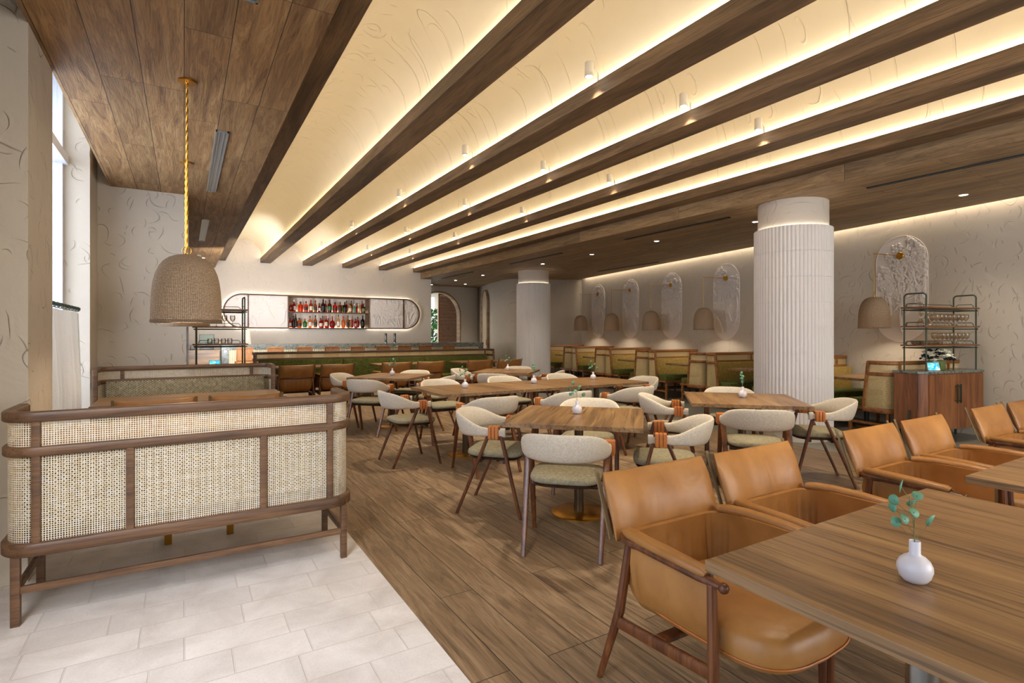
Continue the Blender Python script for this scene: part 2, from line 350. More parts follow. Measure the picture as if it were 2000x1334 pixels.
# ------------------------------------------------------------------ mesh helpers
class MB:
    def __init__(s): s.bm = bmesh.new(); s.uv = s.bm.loops.layers.uv.new('UVMap')
    def box(s, x0, x1, y0, y1, z0, z1, bev=0, mat=None):
        vs = [s.bm.verts.new((x, y, z)) for x in (x0, x1) for y in (y0, y1) for z in (z0, z1)]
        fs = [(0, 1, 3, 2), (4, 6, 7, 5), (0, 4, 5, 1), (2, 3, 7, 6), (0, 2, 6, 4), (1, 5, 7, 3)]
        F = [s.bm.faces.new([vs[i] for i in f]) for f in fs]
        if bev:
            es = list({e for f in F for e in f.edges})
            r = bmesh.ops.bevel(s.bm, geom=es, offset=bev, segments=2, affect='EDGES', profile=.6)
            vs = list({v for f in r['faces'] for v in f.verts} | {v for v in vs if v.is_valid})
        if mat is not None: bmesh.ops.transform(s.bm, matrix=mat, verts=[v for v in vs if v.is_valid])
        return vs
    def frames(s, pts, up=Vector((0, 0, 1)), closed=False):
        out = []; n = len(pts)
        for i, p in enumerate(pts):
            a = pts[i - 1] if (i or closed) else p; b = pts[(i + 1) % n] if (i < n - 1 or closed) else p
            t = (Vector(b) - Vector(a)).normalized()
            u = up if abs(t.dot(up)) < .98 else Vector((0, 1, 0))
            x = t.cross(u).normalized(); y = x.cross(t).normalized(); out.append((Vector(p), x, y))
        return out
    def sweep(s, pts, prof, closed=False, cap=True, scales=None, up=Vector((0, 0, 1)), uvs=None):
        fr = s.frames([Vector(p) for p in pts], up, closed); rings = []
        for i, (p, x, y) in enumerate(fr):
            k = scales[i] if scales else 1
            kx, ky = (k if isinstance(k, tuple) else (k, k))
            rings.append([s.bm.verts.new(p + x * (a * kx) + y * (b * ky)) for a, b in prof])
        return s.skin(rings, closed, cap)
    def skin(s, rings, closed=False, cap=True, wrap=True, usc=1, vsc=1):
        m = len(rings[0]); n = len(rings); F = []
        L = [0]
        for i in range(1, n): L.append(L[-1] + (rings[i][0].co - rings[i - 1][0].co).length)
        Cc = [0]
        for j in range(1, m + 1): Cc.append(Cc[-1] + (rings[0][j % m].co - rings[0][j - 1].co).length)
        for i in range(n if closed else n - 1):
            a, b = rings[i], rings[(i + 1) % n]
            for j in range(m if wrap else m - 1):
                q = [a[j], a[(j + 1) % m], b[(j + 1) % m], b[j]]
                if len(set(q)) < 3: continue
                try: f = s.bm.faces.new(q)
                except ValueError: continue
                F.append(f)
                uv = [(L[i], Cc[j]), (L[i], Cc[j + 1]), (L[min(i + 1, n - 1)], Cc[j + 1]), (L[min(i + 1, n - 1)], Cc[j])]
                for lp, w in zip(f.loops, uv): lp[s.uv].uv = (w[0] * usc, w[1] * vsc)
        if cap and not closed and wrap:
            for r in (rings[0], rings[-1]):
                try: s.bm.faces.new(r)
                except ValueError: pass
        return rings
    def tube(s, pts, r, seg=8, closed=False, scales=None, up=Vector((0, 0, 1))):
        prof = [(r * math.cos(2 * math.pi * k / seg), r * math.sin(2 * math.pi * k / seg)) for k in range(seg)]
        return s.sweep(pts, prof, closed, True, scales, up)
    def bar(s, p0, p1, w, h, w1=None, h1=None, r=.25, up=Vector((0, 0, 1))):
        w1 = w if w1 is None else w1; h1 = h if h1 is None else h1
        pr = rrect(1, 1, r, 2)
        fr = s.frames([Vector(p0), Vector(p1)], up); rings = []
        for (p, x, y), (a, b) in zip(fr, ((w, h), (w1, h1))):
            rings.append([s.bm.verts.new(p + x * (u * a) + y * (v * b)) for u, v in pr])
        return s.skin(rings)
    def cyl(s, x, y, z0, z1, r, r1=None, seg=24):
        return s.lathe([(r, z0), (r1 if r1 is not None else r, z1)], seg, (x, y, 0), cap=True)
    def lathe(s, prof, seg=24, c=(0, 0, 0), cap=False, usc=1):
        rings = []
        for r, z in prof:
            rings.append([s.bm.verts.new((c[0] + r * math.cos(2 * math.pi * k / seg), c[1] + r * math.sin(2 * math.pi * k / seg), c[2] + z)) for k in range(seg)])
        m = seg; L = [0]
        for i in range(1, len(prof)): L.append(L[-1] + math.hypot(prof[i][0] - prof[i - 1][0], prof[i][1] - prof[i - 1][1]))
        tot = L[-1] or 1
        for i in range(len(rings) - 1):
            for j in range(m):
                f = s.bm.faces.new([rings[i][j], rings[i][(j + 1) % m], rings[i + 1][(j + 1) % m], rings[i + 1][j]])
                uv = [(j / m, L[i] / tot), ((j + 1) / m, L[i] / tot), ((j + 1) / m, L[i + 1] / tot), (j / m, L[i + 1] / tot)]
                for lp, w in zip(f.loops, uv): lp[s.uv].uv = w
        if cap:
            for r in (rings[0], rings[-1]): s.bm.faces.new(r)
        return rings
    def prism(s, poly, z0, z1, bev=0):
        b = [s.bm.verts.new((x, y, z0)) for x, y in poly]; t = [s.bm.verts.new((x, y, z1)) for x, y in poly]
        n = len(poly); F = [s.bm.faces.new(b[::-1]), s.bm.faces.new(t)]
        for i in range(n): F.append(s.bm.faces.new([b[i], b[(i + 1) % n], t[(i + 1) % n], t[i]]))
        if bev: bmesh.ops.bevel(s.bm, geom=list({e for f in F[:2] for e in f.edges}), offset=bev, segments=3, affect='EDGES', profile=.6)
    def blob(s, c, r, sub=1, sc=(1, 1, 1)):
        m = Matrix.Translation(c) @ Matrix.Diagonal((sc[0], sc[1], sc[2], 1))
        bmesh.ops.create_icosphere(s.bm, subdivisions=sub, radius=r, matrix=m)
    def xf(s, m): bmesh.ops.transform(s.bm, matrix=m, verts=s.bm.verts); return s
    def build(s, name, mat, parent=None, smooth=True, angle=35):
        bmesh.ops.recalc_face_normals(s.bm, faces=s.bm.faces)
        me = bpy.data.meshes.new(name); s.bm.to_mesh(me); s.bm.free()
        if smooth:
            me.shade_smooth()
            try: me.set_sharp_from_angle(angle=R(angle))
            except Exception: pass
        me.materials.append(M[mat] if isinstance(mat, str) else mat)
        o = bpy.data.objects.new(name, me); COL.objects.link(o)
        if parent: o.parent = parent
        return o

def rrect(w, h, r, n=3):
    pts = []; r = min(r, w / 2 - 1e-4, h / 2 - 1e-4)
    for cx, cy, a0 in ((w / 2 - r, h / 2 - r, 0), (-w / 2 + r, h / 2 - r, 90), (-w / 2 + r, -h / 2 + r, 180), (w / 2 - r, -h / 2 + r, 270)):
        for k in range(n + 1):
            a = R(a0 + 90 * k / n); pts.append((cx + r * math.cos(a), cy + r * math.sin(a)))
    return pts
def tag(o, label=None, cat=None, group=None, kind=None):
    if label: o['label'] = label
    if cat: o['category'] = cat
    if group: o['group'] = group
    if kind: o['kind'] = kind
    return o
def thing(name, loc, rz=0, label=None, cat=None, group=None):
    o = bpy.data.objects.new(name, None); COL.objects.link(o); o.empty_display_size = .1
    o.location = loc; o.rotation_euler = (0, 0, rz); return tag(o, label, cat, group)
def struct(o): o['kind'] = 'structure'; return o
CH = {}
def kids(o): return [c for c in bpy.data.objects if c.parent == o]
def copy_tree(src, loc, rz=0, label=None, group=None):
    def rec(o, par):
        c = o.copy(); COL.objects.link(c)
        if par is not None: c.parent = par; c.matrix_parent_inverse = o.matrix_parent_inverse.copy()
        for k in kids(o): rec(k, c)
        return c
    r = rec(src, None); r.location = loc; r.rotation_euler = (0, 0, rz)
    if label: r['label'] = label
    if group: r['group'] = group
    return r
class Proto:
    """build once, afterwards copy"""
    def __init__(s, fn): s.fn = fn; s.o = None
    def put(s, loc, rz, label, group=None):
        if s.o is None:
            s.o = s.fn(); s.o.location = loc; s.o.rotation_euler = (0, 0, rz); s.o['label'] = label
            if group: s.o['group'] = group
            return s.o
        return copy_tree(s.o, loc, rz, label, group)

# wall frame of the angled right side: u = into the wall, v = along it
WA = R(9.15); WN = (math.cos(WA), -math.sin(WA)); WW = (math.sin(WA), math.cos(WA)); WO = (9.105, 2.507)
def WP(u, v, z=0): return (WO[0] + u * WN[0] + v * WW[0], WO[1] + u * WN[1] + v * WW[1], z)

# ================================================================== SETTING
def sbox(name, mat, *b, bev=0):
    m = MB(); m.box(*b, bev=bev); return struct(m.build(name, mat, smooth=False))
YB = -3.0
sbox('floor', 'tile', -1.4, .968, YB, 16.3, -.1, 0)
sbox('floor', 'floor_wood', .968, 6.45, YB, 16.3, -.1, 0)
sbox('floor', 'concrete', 6.45, 13, YB, 22, -.1, 0)
BX = [.673 + 1.0935 * k for k in range(6)]; BW = .255
sbox('ceiling', 'ceil_wood', -.743, .69, YB, 16.14, 3.1, 3.45)
m = MB()
rc = [(6.387, YB), (6.387, 18.25), (9.6, 18.25), (11.3, 13.5), WP(-.10, 11.3)[:2], WP(-.10, -6)[:2]]
m.prism(rc, 3.1, 3.42); struct(m.build('ceiling', 'ceil_wood_right', smooth=False))
sbox('ceiling', 'plaster_vault', -1.5, -.6, YB, 8.2, 4.2, 4.3)
sbox('wall_left', 'plaster', -.743, -.65, YB, 8.0, 3.45, 4.25)
for k in range(6):
    o = sbox('trim_%d' % (k + 1), 'beam', BX[k], BX[k] + BW, YB, 16.14, 3.295, 3.425, bev=.006)
for k in range(5):
    xl = BX[k] + BW - .05; xr = BX[k + 1] + .05; cx = (xl + xr) / 2; a = (xr - xl) / 2
    m = MB(); ys = [YB + (16.14 - YB) * i / 12 for i in range(13)]
    rings = []
    for y in ys:
        rings.append([m.bm.verts.new((cx - a * math.cos(math.pi * j / 24), y, 3.425 + .485 * math.sin(math.pi * j / 24))) for j in range(25)])
    m.skin(rings, wrap=False, cap=False); struct(m.build('ceiling', 'plaster_vault', angle=60))
# LED strips lying on the beam tops, behind the lips
def led(name, mat, x0, x1, y0, y1, z0, z1, label, grp):
    m = MB(); m.box(x0, x1, y0, y1, z0, z1); return tag(m.build(name, mat, smooth=False), label, 'light strip', grp)
ordn = ['first', 'second', 'third', 'fourth', 'fifth', 'sixth']
for k in range(1, 6):
    led('led_strip', 'cove', BX[k] + .018, BX[k] + .034, YB + .3, 16.1, 3.428, 3.436, 'warm light strip on the left side of the %s ceiling beam from the left' % ordn[k], 'cove light strips on the beams')
for k in range(0, 5):
    led('led_strip', 'cove_soft', BX[k] + BW - .034, BX[k] + BW - .018, YB + .3, 16.1, 3.428, 3.436, 'warm light strip on the right side of the %s ceiling beam from the left' % ordn[k], 'cove light strips on the beams')

# --- left side: pilasters, windows, end wall
sbox('wall_left', 'plaster', -1.35, -.74, 3.95, 4.6, 0, 4.2, bev=.004)
sbox('wall_left', 'plaster', -1.35, -.86, 7.27, 7.86, 0, 4.2, bev=.004)
sbox('wall_left', 'plaster', -1.35, .02, 7.85, 8.05, 0, 4.2)
sbox('wall_left', 'plaster', -.13, .02, 8.05, 16.2, 0, 3.5)
sbox('wall_left', 'plaster', -1.35, -1.0, YB, -1.4, 0, 4.2)
sbox('wall_left', 'plaster', -1.35, -1.0, -1.4, 2.5, 0, .12)
sbox('wall_left', 'plaster', -1.35, -1.0, 2.5, 3.95, 0, 4.2)  # unseen wall piece added to keep window light off the near pilaster
def window_frame(name, y0, y1):
    m = MB(); x0, x1 = -1.16, -1.08
    for y in (y0, y1 - .06): m.box(x0, x1, y, y + .06, 0, 4.2)
    m.box(x0, x1, (y0 + y1) / 2 - .03, (y0 + y1) / 2 + .03, 0, 4.2)
    for z in (0, 4.14): m.box(x0, x1, y0, y1, z, z + .06)
    m.box(x0 + .002, x1 + .04, y0, y1, 3.14, 3.24)
    o = struct(m.build(name, 'frame_white', smooth=False))
    p = MB(); p.box(-1.125, -1.119, y0, y1, .05, 4.15); p.build('pane', 'pane', o, smooth=False)
window_frame('window_1', 4.6, 7.27)
window_frame('window_2', -1.4, 2.5)
m = MB(); m.box(.021, .05, 8.65, 13.75, .5, .55); m.box(.021, .05, 8.65, 13.75, 2.95, 3.0)  # unseen window frame added on the solid wall for the bar fill light
for y in (8.65, 11.2, 13.7): m.box(.021, .05, y, y + .05, .5, 3.0)
o = struct(m.build('added_window_3', 'frame_white', smooth=False)); m = MB(); m.box(.03, .034, 8.68, 13.72, .52, 2.98); m.build('pane', 'pane', o, smooth=False)
# --- wall behind the camera, with a wide opening added to let light in
m = MB()
m.box(-1.4, .0, YB - .2, YB, 0, 4.3); m.box(0, 7.4, YB - .2, YB, 0, .5); m.box(0, 7.4, YB - .2, YB, 3.0, 4.3); m.box(7.4, 13, YB - .2, YB, 0, 4.3)
struct(m.build('wall_front', 'plaster', smooth=False))
# --- bar wall with its recessed niche
NX0, NX1, NZ0, NZ1 = 2.48, 4.69, 1.53, 2.40
m = MB()
m.box(.02, NX0, 16.14, 16.40, 0, 3.95); m.box(NX1, 6.75, 16.14, 16.40, 0, 3.95)
m.box(NX0, NX1, 16.14, 16.40, 0, NZ0); m.box(NX0, NX1, 16.14, 16.40, NZ1, 3.95); m.box(NX0, NX1, 16.36, 16.42, NZ0, NZ1)
struct(m.build('wall_back', 'plaster_fine', smooth=False))
sbox('wall_back', 'plaster_fine', 6.6, 6.75, 16.40, 18.3, 0, 3.2)
# --- far wall with the arched opening
def arch_pts(cx, r, zs, n=20): return [(cx + r * math.cos(math.pi * (1 - i / n)), zs + r * math.sin(math.pi * (1 - i / n))) for i in range(n + 1)]
m = MB(); ACX, AR, AZ = 7.87, .86, 2.04
ap = arch_pts(ACX, AR, AZ)
for dy in (0,):
    y0, y1 = 18.2, 18.36
    top = 3.2
    for i in range(20):
        (xa, za), (xb, zb) = ap[i], ap[i + 1]
        v = [m.bm.verts.new(p) for p in ((xa, y0, za), (xb, y0, zb), (xb, y0, top), (xa, y0, top), (xa, y1, za), (xb, y1, zb), (xb, y1, top), (xa, y1, top))]
        m.bm.faces.new([v[0], v[1], v[2], v[3]]); m.bm.faces.new([v[4], v[5], v[6], v[7]]); m.bm.faces.new([v[0], v[4], v[5], v[1]])
    m.box(6.6, ACX - AR, y0, y1, 0, top); m.box(ACX + AR, 9.62, y0, y1, 0, top)
struct(m.build('wall_back', 'plaster_fine', smooth=False))
m = MB(); pts = [(ACX - AR + .02, 18.2, 0)] + [(ACX + (AR - .02) * (x - ACX) / AR, 18.2, AZ + (z - AZ) * (AR - .02) / AR) for x, z in ap] + [(ACX + AR - .02, 18.2, 0)]
m.sweep(pts, rrect(.05, .3, .01, 1), up=Vector((0, 1, 0))); struct(m.build('trim_7', 'trim_wood', angle=60))
# curved wall between the arch and the booths
pl = [(9.50, 18.2), (9.26, 17.3), (9.02, 16.4), (8.88, 15.7), (8.80, 15.2), (8.80, 14.85), (8.88, 14.6), (9.02, 14.44), (9.25, 14.34), (9.8, 14.2), (10.5, 14.02), WP(.1, 11.27)[:2]]
m = MB(); rings = []
for x, y in pl: rings.append([m.bm.verts.new((x, y, z)) for z in (0, 1.6, 3.3)])
m.skin(rings, wrap=False, cap=False)
o = m.build('wall_right', 'plaster', angle=50); sol = o.modifiers.new('thick', 'SOLIDIFY'); sol.thickness = .12; sol.offset = 1 ; struct(o)
# right wall
m = MB(); a, b = WP(0, -6), WP(0, 11.5); c_, d_ = WP(.15, 11.5), WP(.15, -6)
m.prism([p[:2] for p in (a, b, c_, d_)], 0, 3.3); struct(m.build('wall_right', 'plaster', smooth=False))
m = MB(); m.prism([p[:2] for p in (WP(-.12, -6), WP(-.12, 11.3), WP(.02, 11.3), WP(.02, -6))], 3.28, 3.34); struct(m.build('ceiling', 'plaster', smooth=False))
m = MB(); m.prism([p[:2] for p in (WP(-.095, -5.0), WP(-.095, 11.1), WP(-.075, 11.1), WP(-.075, -5.0))], 3.20, 3.21)
tag(m.build('led_strip', 'slot', smooth=False), 'long warm light strip in the slot where the right wall meets the wooden ceiling', 'light strip')
# narrow arched wooden door in the angled wall
def wall_door():
    p0 = Vector((9.26, 17.3, 0)); p1 = Vector((9.02, 16.4, 0)); t = (p1 - p0).normalized(); c = (p0 + p1) / 2 + Vector((-.01, 0, 0))
    ang = math.atan2(t.y, t.x)
    root = thing('door_1', (c.x - .012, c.y, 0), ang); root['kind'] = 'structure'
    m = MB(); a = [(x, z) for x, z in arch_pts(0, .42, 2.46)]
    poly = [(-.42, 0)] + a + [(.42, 0)]
    f = [m.bm.verts.new((x, -.03, z)) for x, z in poly]; bk = [m.bm.verts.new((x, .01, z)) for x, z in poly]
    m.bm.faces.new(f); m.bm.faces.new(bk)
    for i in range(len(poly)): m.bm.faces.new([f[i], f[(i + 1) % len(poly)], bk[(i + 1) % len(poly)], bk[i]])
    m.build('door_panel', M['door_wood'], root)
    m = MB(); pts = [(-.43, -.03, 0)] + [(x * 1.03, -.03, 2.46 + (z - 2.46) * 1.03) for x, z in a] + [(.43, -.03, 0)]
    m.sweep(pts, rrect(.04, .09, .005, 1), up=Vector((0, 1, 0))); m.build('door_frame', 'trim_wood', root, angle=60)
    m = MB(); m.box(.24, .30, -.075, -.03, .98, 1.16, bev=.008); m.build('door_handle', 'gold', root)
M['door_wood'] = wood('door_wood', '#8a765c', '#ad997c', '#c2b196', 'z', .6, .7, .001, .35)
wall_door()

# --- columns
def column(x, y, label):
    root = thing('round_column', (x, y, 0), 0, label, 'column', 'round columns')
    m = MB(); m.cyl(0, 0, 0, 3.1, .425, seg=64); m.build('plaster_shaft', 'plaster_fine', root)
    m = MB(); n = 62
    rings = []
    def ring(z, gr):
        return [m.bm.verts.new(((.457 - gr + .018 * abs(math.sin(math.pi * j / 6)) ** .6) * math.cos(2 * math.pi * j / (n * 6)), (.457 - gr + .018 * abs(math.sin(math.pi * j / 6)) ** .6) * math.sin(2 * math.pi * j / (n * 6)), z)) for j in range(n * 6)]
    prev = .15; rings.append([m.bm.verts.new((.44 * math.cos(2 * math.pi * j / (n * 6)), .44 * math.sin(2 * math.pi * j / (n * 6)), .15)) for j in range(n * 6)])
    z = .15
    while z < 2.72:
        z2 = min(z + .325, 2.75); rings.append(ring(z + .0015, 0)); rings.append(ring(z2 - .0015, 0))
        if z2 < 2.74: rings.append(ring(z2 - .0013, .010)); rings.append(ring(z2 + .0013, .010))
        z = z2
    rings.append([m.bm.verts.new((.447 * math.cos(2 * math.pi * j / (n * 6)), .447 * math.sin(2 * math.pi * j / (n * 6)), 2.75)) for j in range(n * 6)])
    rings.append([m.bm.verts.new((.447 * math.cos(2 * math.pi * j / (n * 6)), .447 * math.sin(2 * math.pi * j / (n * 6)), 2.70)) for j in range(n * 6)])
    m.skin(rings, cap=False); m.build('fluted_sleeve', 'flute', root, angle=50)
    m = MB(); m.lathe([(.430, 2.735), (.444, 2.735), (.444, 2.742), (.430, 2.742), (.430, 2.735)], 64); m.build('ring_light', 'ring', root)
column(6.956, 4.246, 'thick round white fluted column beside the table at the right')
column(8.31, 12.57, 'more distant white fluted column standing between the banquette and the booths')

# ================================================================== CEILING THINGS
def spot_fn():
    root = thing('ceiling_spotlight', (0, 0, 0), 0, 'x', 'spotlight')
    m = MB(); m.lathe([(.0, .115), (.034, .115), (.036, .11), (.036, .028), (.034, .026), (.036, .022), (.036, 0), (.030, 0), (.030, .012)], 20); m.build('lamp_body', 'white_metal', root)
    m = MB(); m.cyl(0, 0, .008, .012, .029, seg=20); m.build('lens', 'lens', root)
    m = MB(); m.tube([(.034, 0, .06), (.07, 0, .085), (.10, 0, .05)], .005, 6); m.cyl(.10, 0, -.005, .05, .012, seg=10); m.build('arm', 'white_metal', root)
    return root
SP = Proto(spot_fn); rows = [-1.11, 1.14, 3.39, 5.63, 7.86, 10.57, 13.25]  # first two rows continue the pitch unseen, added to light the front
rown = ['added row behind us', 'added row overhead', 'nearest row', 'second row from the front', 'middle row', 'second row from the bar', 'row nearest the bar']
bean = ['third', 'fourth', 'fifth']
for j, y in enumerate(rows):
    for i, bx in enumerate(BX[2:5]):
        SP.put((bx - .085, y, 3.435), 0, 'white cylinder spotlight on the %s beam from the left, %s' % (bean[i], rown[j]), 'spotlights in the vaults')
        l = bpy.data.lights.new('spot_beam', 'SPOT'); l.energy = 130 if y > 3 else 74; l.color = (1, .86, .66); l.spot_size = R(74); l.spot_blend = .9; l.shadow_soft_size = .05
        o = bpy.data.objects.new('spot_beam', l); COL.objects.link(o); o.location = (bx - .085, y, 3.42)
def dl_fn():
    root = thing('downlight', (0, 0, 0), 0, 'x', 'downlight')
    m = MB(); m.lathe([(.042, 0), (.052, -.004), (.054, 0), (.042, 0)], 20); m.build('rim', 'white_metal', root)
    m = MB(); m.cyl(0, 0, -.002, .001, .041, seg=20); m.build('lens', 'lens', root); return root
DL = Proto(dl_fn)
for (x, y), lb in {(8.29, 2.85): 'recessed round downlight in the wood ceiling near the right wall', (7.54, 5.2): 'recessed downlight in the wood ceiling just behind the near column',
                   (7.54, 7.24): 'nearest recessed downlight left of the near column', (7.6, 9.19): 'second recessed downlight left of the near column', (7.6, 11.08): 'recessed downlight above the far fluted column',
                   (7.56, 14.15): 'recessed downlight just left of the far fluted column', (7.53, 15.97): 'recessed downlight by the end of the bar wall', (8.41, 17.04): 'recessed downlight in front of the arched opening',
                   (7.48, 17.84): 'recessed downlight furthest back above the arch'}.items():
    DL.put((x, y, 3.1), 0, lb, 'ceiling downlights')
    l = bpy.data.lights.new('down_beam', 'SPOT'); l.energy = 112; l.color = (1, .9, .76); l.spot_size = R(100); l.spot_blend = 1.0; l.shadow_soft_size = .30
    o = bpy.data.objects.new('down_beam', l); COL.objects.link(o); o.location = (x, y, 3.09)
DL.put((.36, 14.2, 3.1), 0, 'recessed downlight in the left wooden ceiling near the bar', 'ceiling downlights')
# linear diffusers
def vent(x, y0, y1, w, label, dark=False):
    root = thing('linear_vent', (x, y0, 3.1), 0, label, 'vent', 'linear ceiling vents')
    L = y1 - y0; m = MB(); d = .012
    for a, b in ((-w / 2, -w / 2 + .012), (w / 2 - .012, w / 2)): m.box(a, b, 0, L, -d, .002)
    for a, b in ((0, .012), (L - .012, L)): m.box(-w / 2, w / 2, a, b, -d, .002)
    m.build('frame', 'vent_dark' if dark else 'vent', root, smooth=False)
    m = MB(); m.box(-w / 2 + .012, w / 2 - .012, .012, L - .012, -.003, .002); m.build('backing', 'vent_dark' if dark else 'vent', root, smooth=False)
    m = MB()
    for t in ((-.18, .18) if not dark else (0,)): m.box(t * w - .003, t * w + .003, .012, L - .012, -d + .002, 0)
    m.build('blade', 'vent', root, smooth=False)
for y0, y1, lb in ((1.1, 3.09, 'slim grey linear vent at the top edge of the left wooden ceiling'), (5.2, 7.47, 'slim grey linear vent behind the pendant cord in the left wooden ceiling'), (9.37, 11.58, 'third grey linear vent, beyond the end wall, in the left wooden ceiling'), (13.74, 15.6, 'grey linear vent furthest back in the left wooden ceiling')):
    vent(.277, y0, y1, .10, lb)
for y0, y1, lb in ((1.1, 3.29, 'long thin black slot vent right of the near column'), (5.18, 7.39, 'thin black slot vent left of the near column'), (9.34, 11.48, 'thin black slot vent above the far column'), (13.5, 15.63, 'thin black slot vent near the bar wall corner')):
    vent(6.9, y0, y1, .055, lb, True)
vent(9.79, 9.34, 11.58, .05, 'thin black slot vent close to the wall with the relief panels', True)

# --- woven bell shades
def shade_mesh(root, r=.211, h=.46, off=(0, 0, 0)):
    P = [(r, 0), (r * .995, .06), (r * .985, .14), (r * .965, .21), (r * .93, .27), (r * .87, .325), (r * .78, .372), (r * .66, .408), (r * .50, .436), (r * .32, .452), (r * .12, .459), (.012, .46)]
    m = MB(); m.lathe(P, 72); m.lathe([(a - .008 if a > .02 else a, z - .004 if z > .1 else z) for a, z in P], 72)
    m.lathe([(r - .008, 0), (r, 0)], 72)
    put = lambda o: setattr(o, 'location', off)
    put(m.build('woven_shade', 'rope', root))
    m = MB(); m.lathe([(r - .012, .0), (r + .001, -.006), (r + .002, .012)], 48); put(m.build('shade_rim', 'rope', root))
    m = MB(); m.blob((0, 0, .17), .04, 2); m.cyl(0, 0, .2, .40, .018, seg=12); put(m.build('bulb', 'bulb', root))
    m = MB(); m.tube([(.027 * math.cos(a), 0, .485 + .027 * math.sin(a)) for a in [2 * math.pi * k / 20 for k in range(20)]], .003, 6, closed=True, up=Vector((0, 1, 0))); m.cyl(0, 0, .455, .468, .016, seg=12); put(m.build('ring', 'gold', root))
def rope_cord(m, x, y, z0, z1, r=.006):
    for ph in (0, math.pi):
        n = max(8, int((z1 - z0) / .02)); m.tube([(x + r * .6 * math.cos(ph + i * 1.0), y + r * .6 * math.sin(ph + i * 1.0), z0 + (z1 - z0) * i / n) for i in range(n + 1)], r * .62, 5, up=Vector((0, 1, 0)))
def pendant(x, y, label):
    root = thing('pendant_lamp', (x, y, 1.457), 0, label, 'pendant lamp', 'woven pendant lamps'); shade_mesh(root)
    m = MB(); rope_cord(m, 0, 0, .49, 1.64, .008); m.build('cord', 'gold', root)
    m = MB(); m.cyl(0, 0, 1.631, 1.643, .055, seg=32); m.build('ceiling_rose', 'gold', root)
    l = bpy.data.lights.new('bulb_light', 'POINT'); l.energy = 9; l.color = (1, .82, .6); l.shadow_soft_size = .05
    o = bpy.data.objects.new('bulb_light', l); COL.objects.link(o); o.location = (x, y, 1.56)
pendant(.015, 4.30, 'large woven bell pendant lamp hanging on a gold cord in front')
pendant(.013, 6.36, 'woven bell pendant lamp hanging directly behind the front pendant, only its rim showing')
PV = [1.49, 3.30, 5.08, 6.88, 8.61, 10.30]
def wall_lamp_fn():
    root = thing('wall_lamp', (0, 0, 0), 0, 'x', 'wall lamp')
    m = MB(); m.tube([(-.015, 0, 0), (-.64, 0, .0)], .006, 8); m.blob((-.615, 0, 0), .012, 1); m.build('arm', 'gold', root)
    m = MB(); m.lathe([(0, .01), (.056, .01), (.056, .04), (.05, .046), (0, .046)], 24); m.xf(Matrix.Rotation(R(-90), 4, 'Y')); m.build('wall_plate', 'gold', root)
    m = MB(); rope_cord(m, -.615, 0, -.60, 0, .0045); m.build('cord', 'gold', root)
    shade_mesh(root, .205, .46, (-.615, 0, -1.10))
    return root
WLp = Proto(wall_lamp_fn)
wl = ['woven wall lamp on a gold arm nearest, before the large relief panel', 'woven wall lamp on a gold arm hidden behind the near column', 'woven wall lamp just left of the near column', 'woven wall lamp second to the left of the near column',
      'woven wall lamp third to the left of the near column', 'woven wall lamp furthest away, nearest the far column']
for v, lb in zip(PV, wl):
    if v == 3.30: continue
    WLp.put(WP(0, v, 2.56), -WA, lb, 'woven wall lamps over the booths')
    l = bpy.data.lights.new('bulb_light', 'POINT'); l.energy = 24; l.color = (1, .88, .72); l.shadow_soft_size = .05
    o = bpy.data.objects.new('bulb_light', l); COL.objects.link(o); o.location = WP(-.615, v, 1.60)

# --- relief panels
def stadium(w, h, n=16):
    r = w / 2; pts = []
    for i in range(n + 1): a = math.pi * i / n; pts.append((r * math.cos(a), h / 2 - r + r * math.sin(a)))
    for i in range(n + 1): a = math.pi + math.pi * i / n; pts.append((r * math.cos(a), -h / 2 + r + r * math.sin(a)))
    return pts
def relief(m, inside, x0, x1, z0, z1, rnd, nst, y=-.004, sc=1.0, th=1.7):
    def branch(x, z, ang, L, r, depth):
        pts = []; n = 9
        bend = rnd.uniform(-.9, .9)
        for i in range(n):
            if not inside(x, z): break
            pts.append((x, y, z)); ang += bend / n + rnd.uniform(-.12, .12); x += math.cos(ang) * L / n; z += math.sin(ang) * L / n
            if depth < 2 and i in (3, 5, 7) and rnd.random() < .8: branch(x, z, ang + rnd.choice((-1, 1)) * rnd.uniform(.4, .8), L * .5, r * .65, depth + 1)
        if len(pts) > 2: m.tube(pts, r, 5, scales=[(1 - .5 * i / len(pts), .8) for i in range(len(pts))], up=Vector((0, 1, 0)))
        if len(pts) > 5:
            for k in range(7 if depth else 11):
                fx = pts[-1][0] + rnd.gauss(0, .028 * sc); fz = pts[-1][2] + rnd.gauss(0, .022 * sc)
                if inside(fx, fz): m.blob((fx, y, fz), rnd.uniform(.008, .015) * th, 1, (1, .6, 1))
    for _ in range(nst):
        branch(rnd.uniform(x0, x1), rnd.uniform(z0, z0 + (z1 - z0) * .6), R(rnd.uniform(45, 125)), rnd.uniform(.35, .7) * sc, .0085 * th, 0)
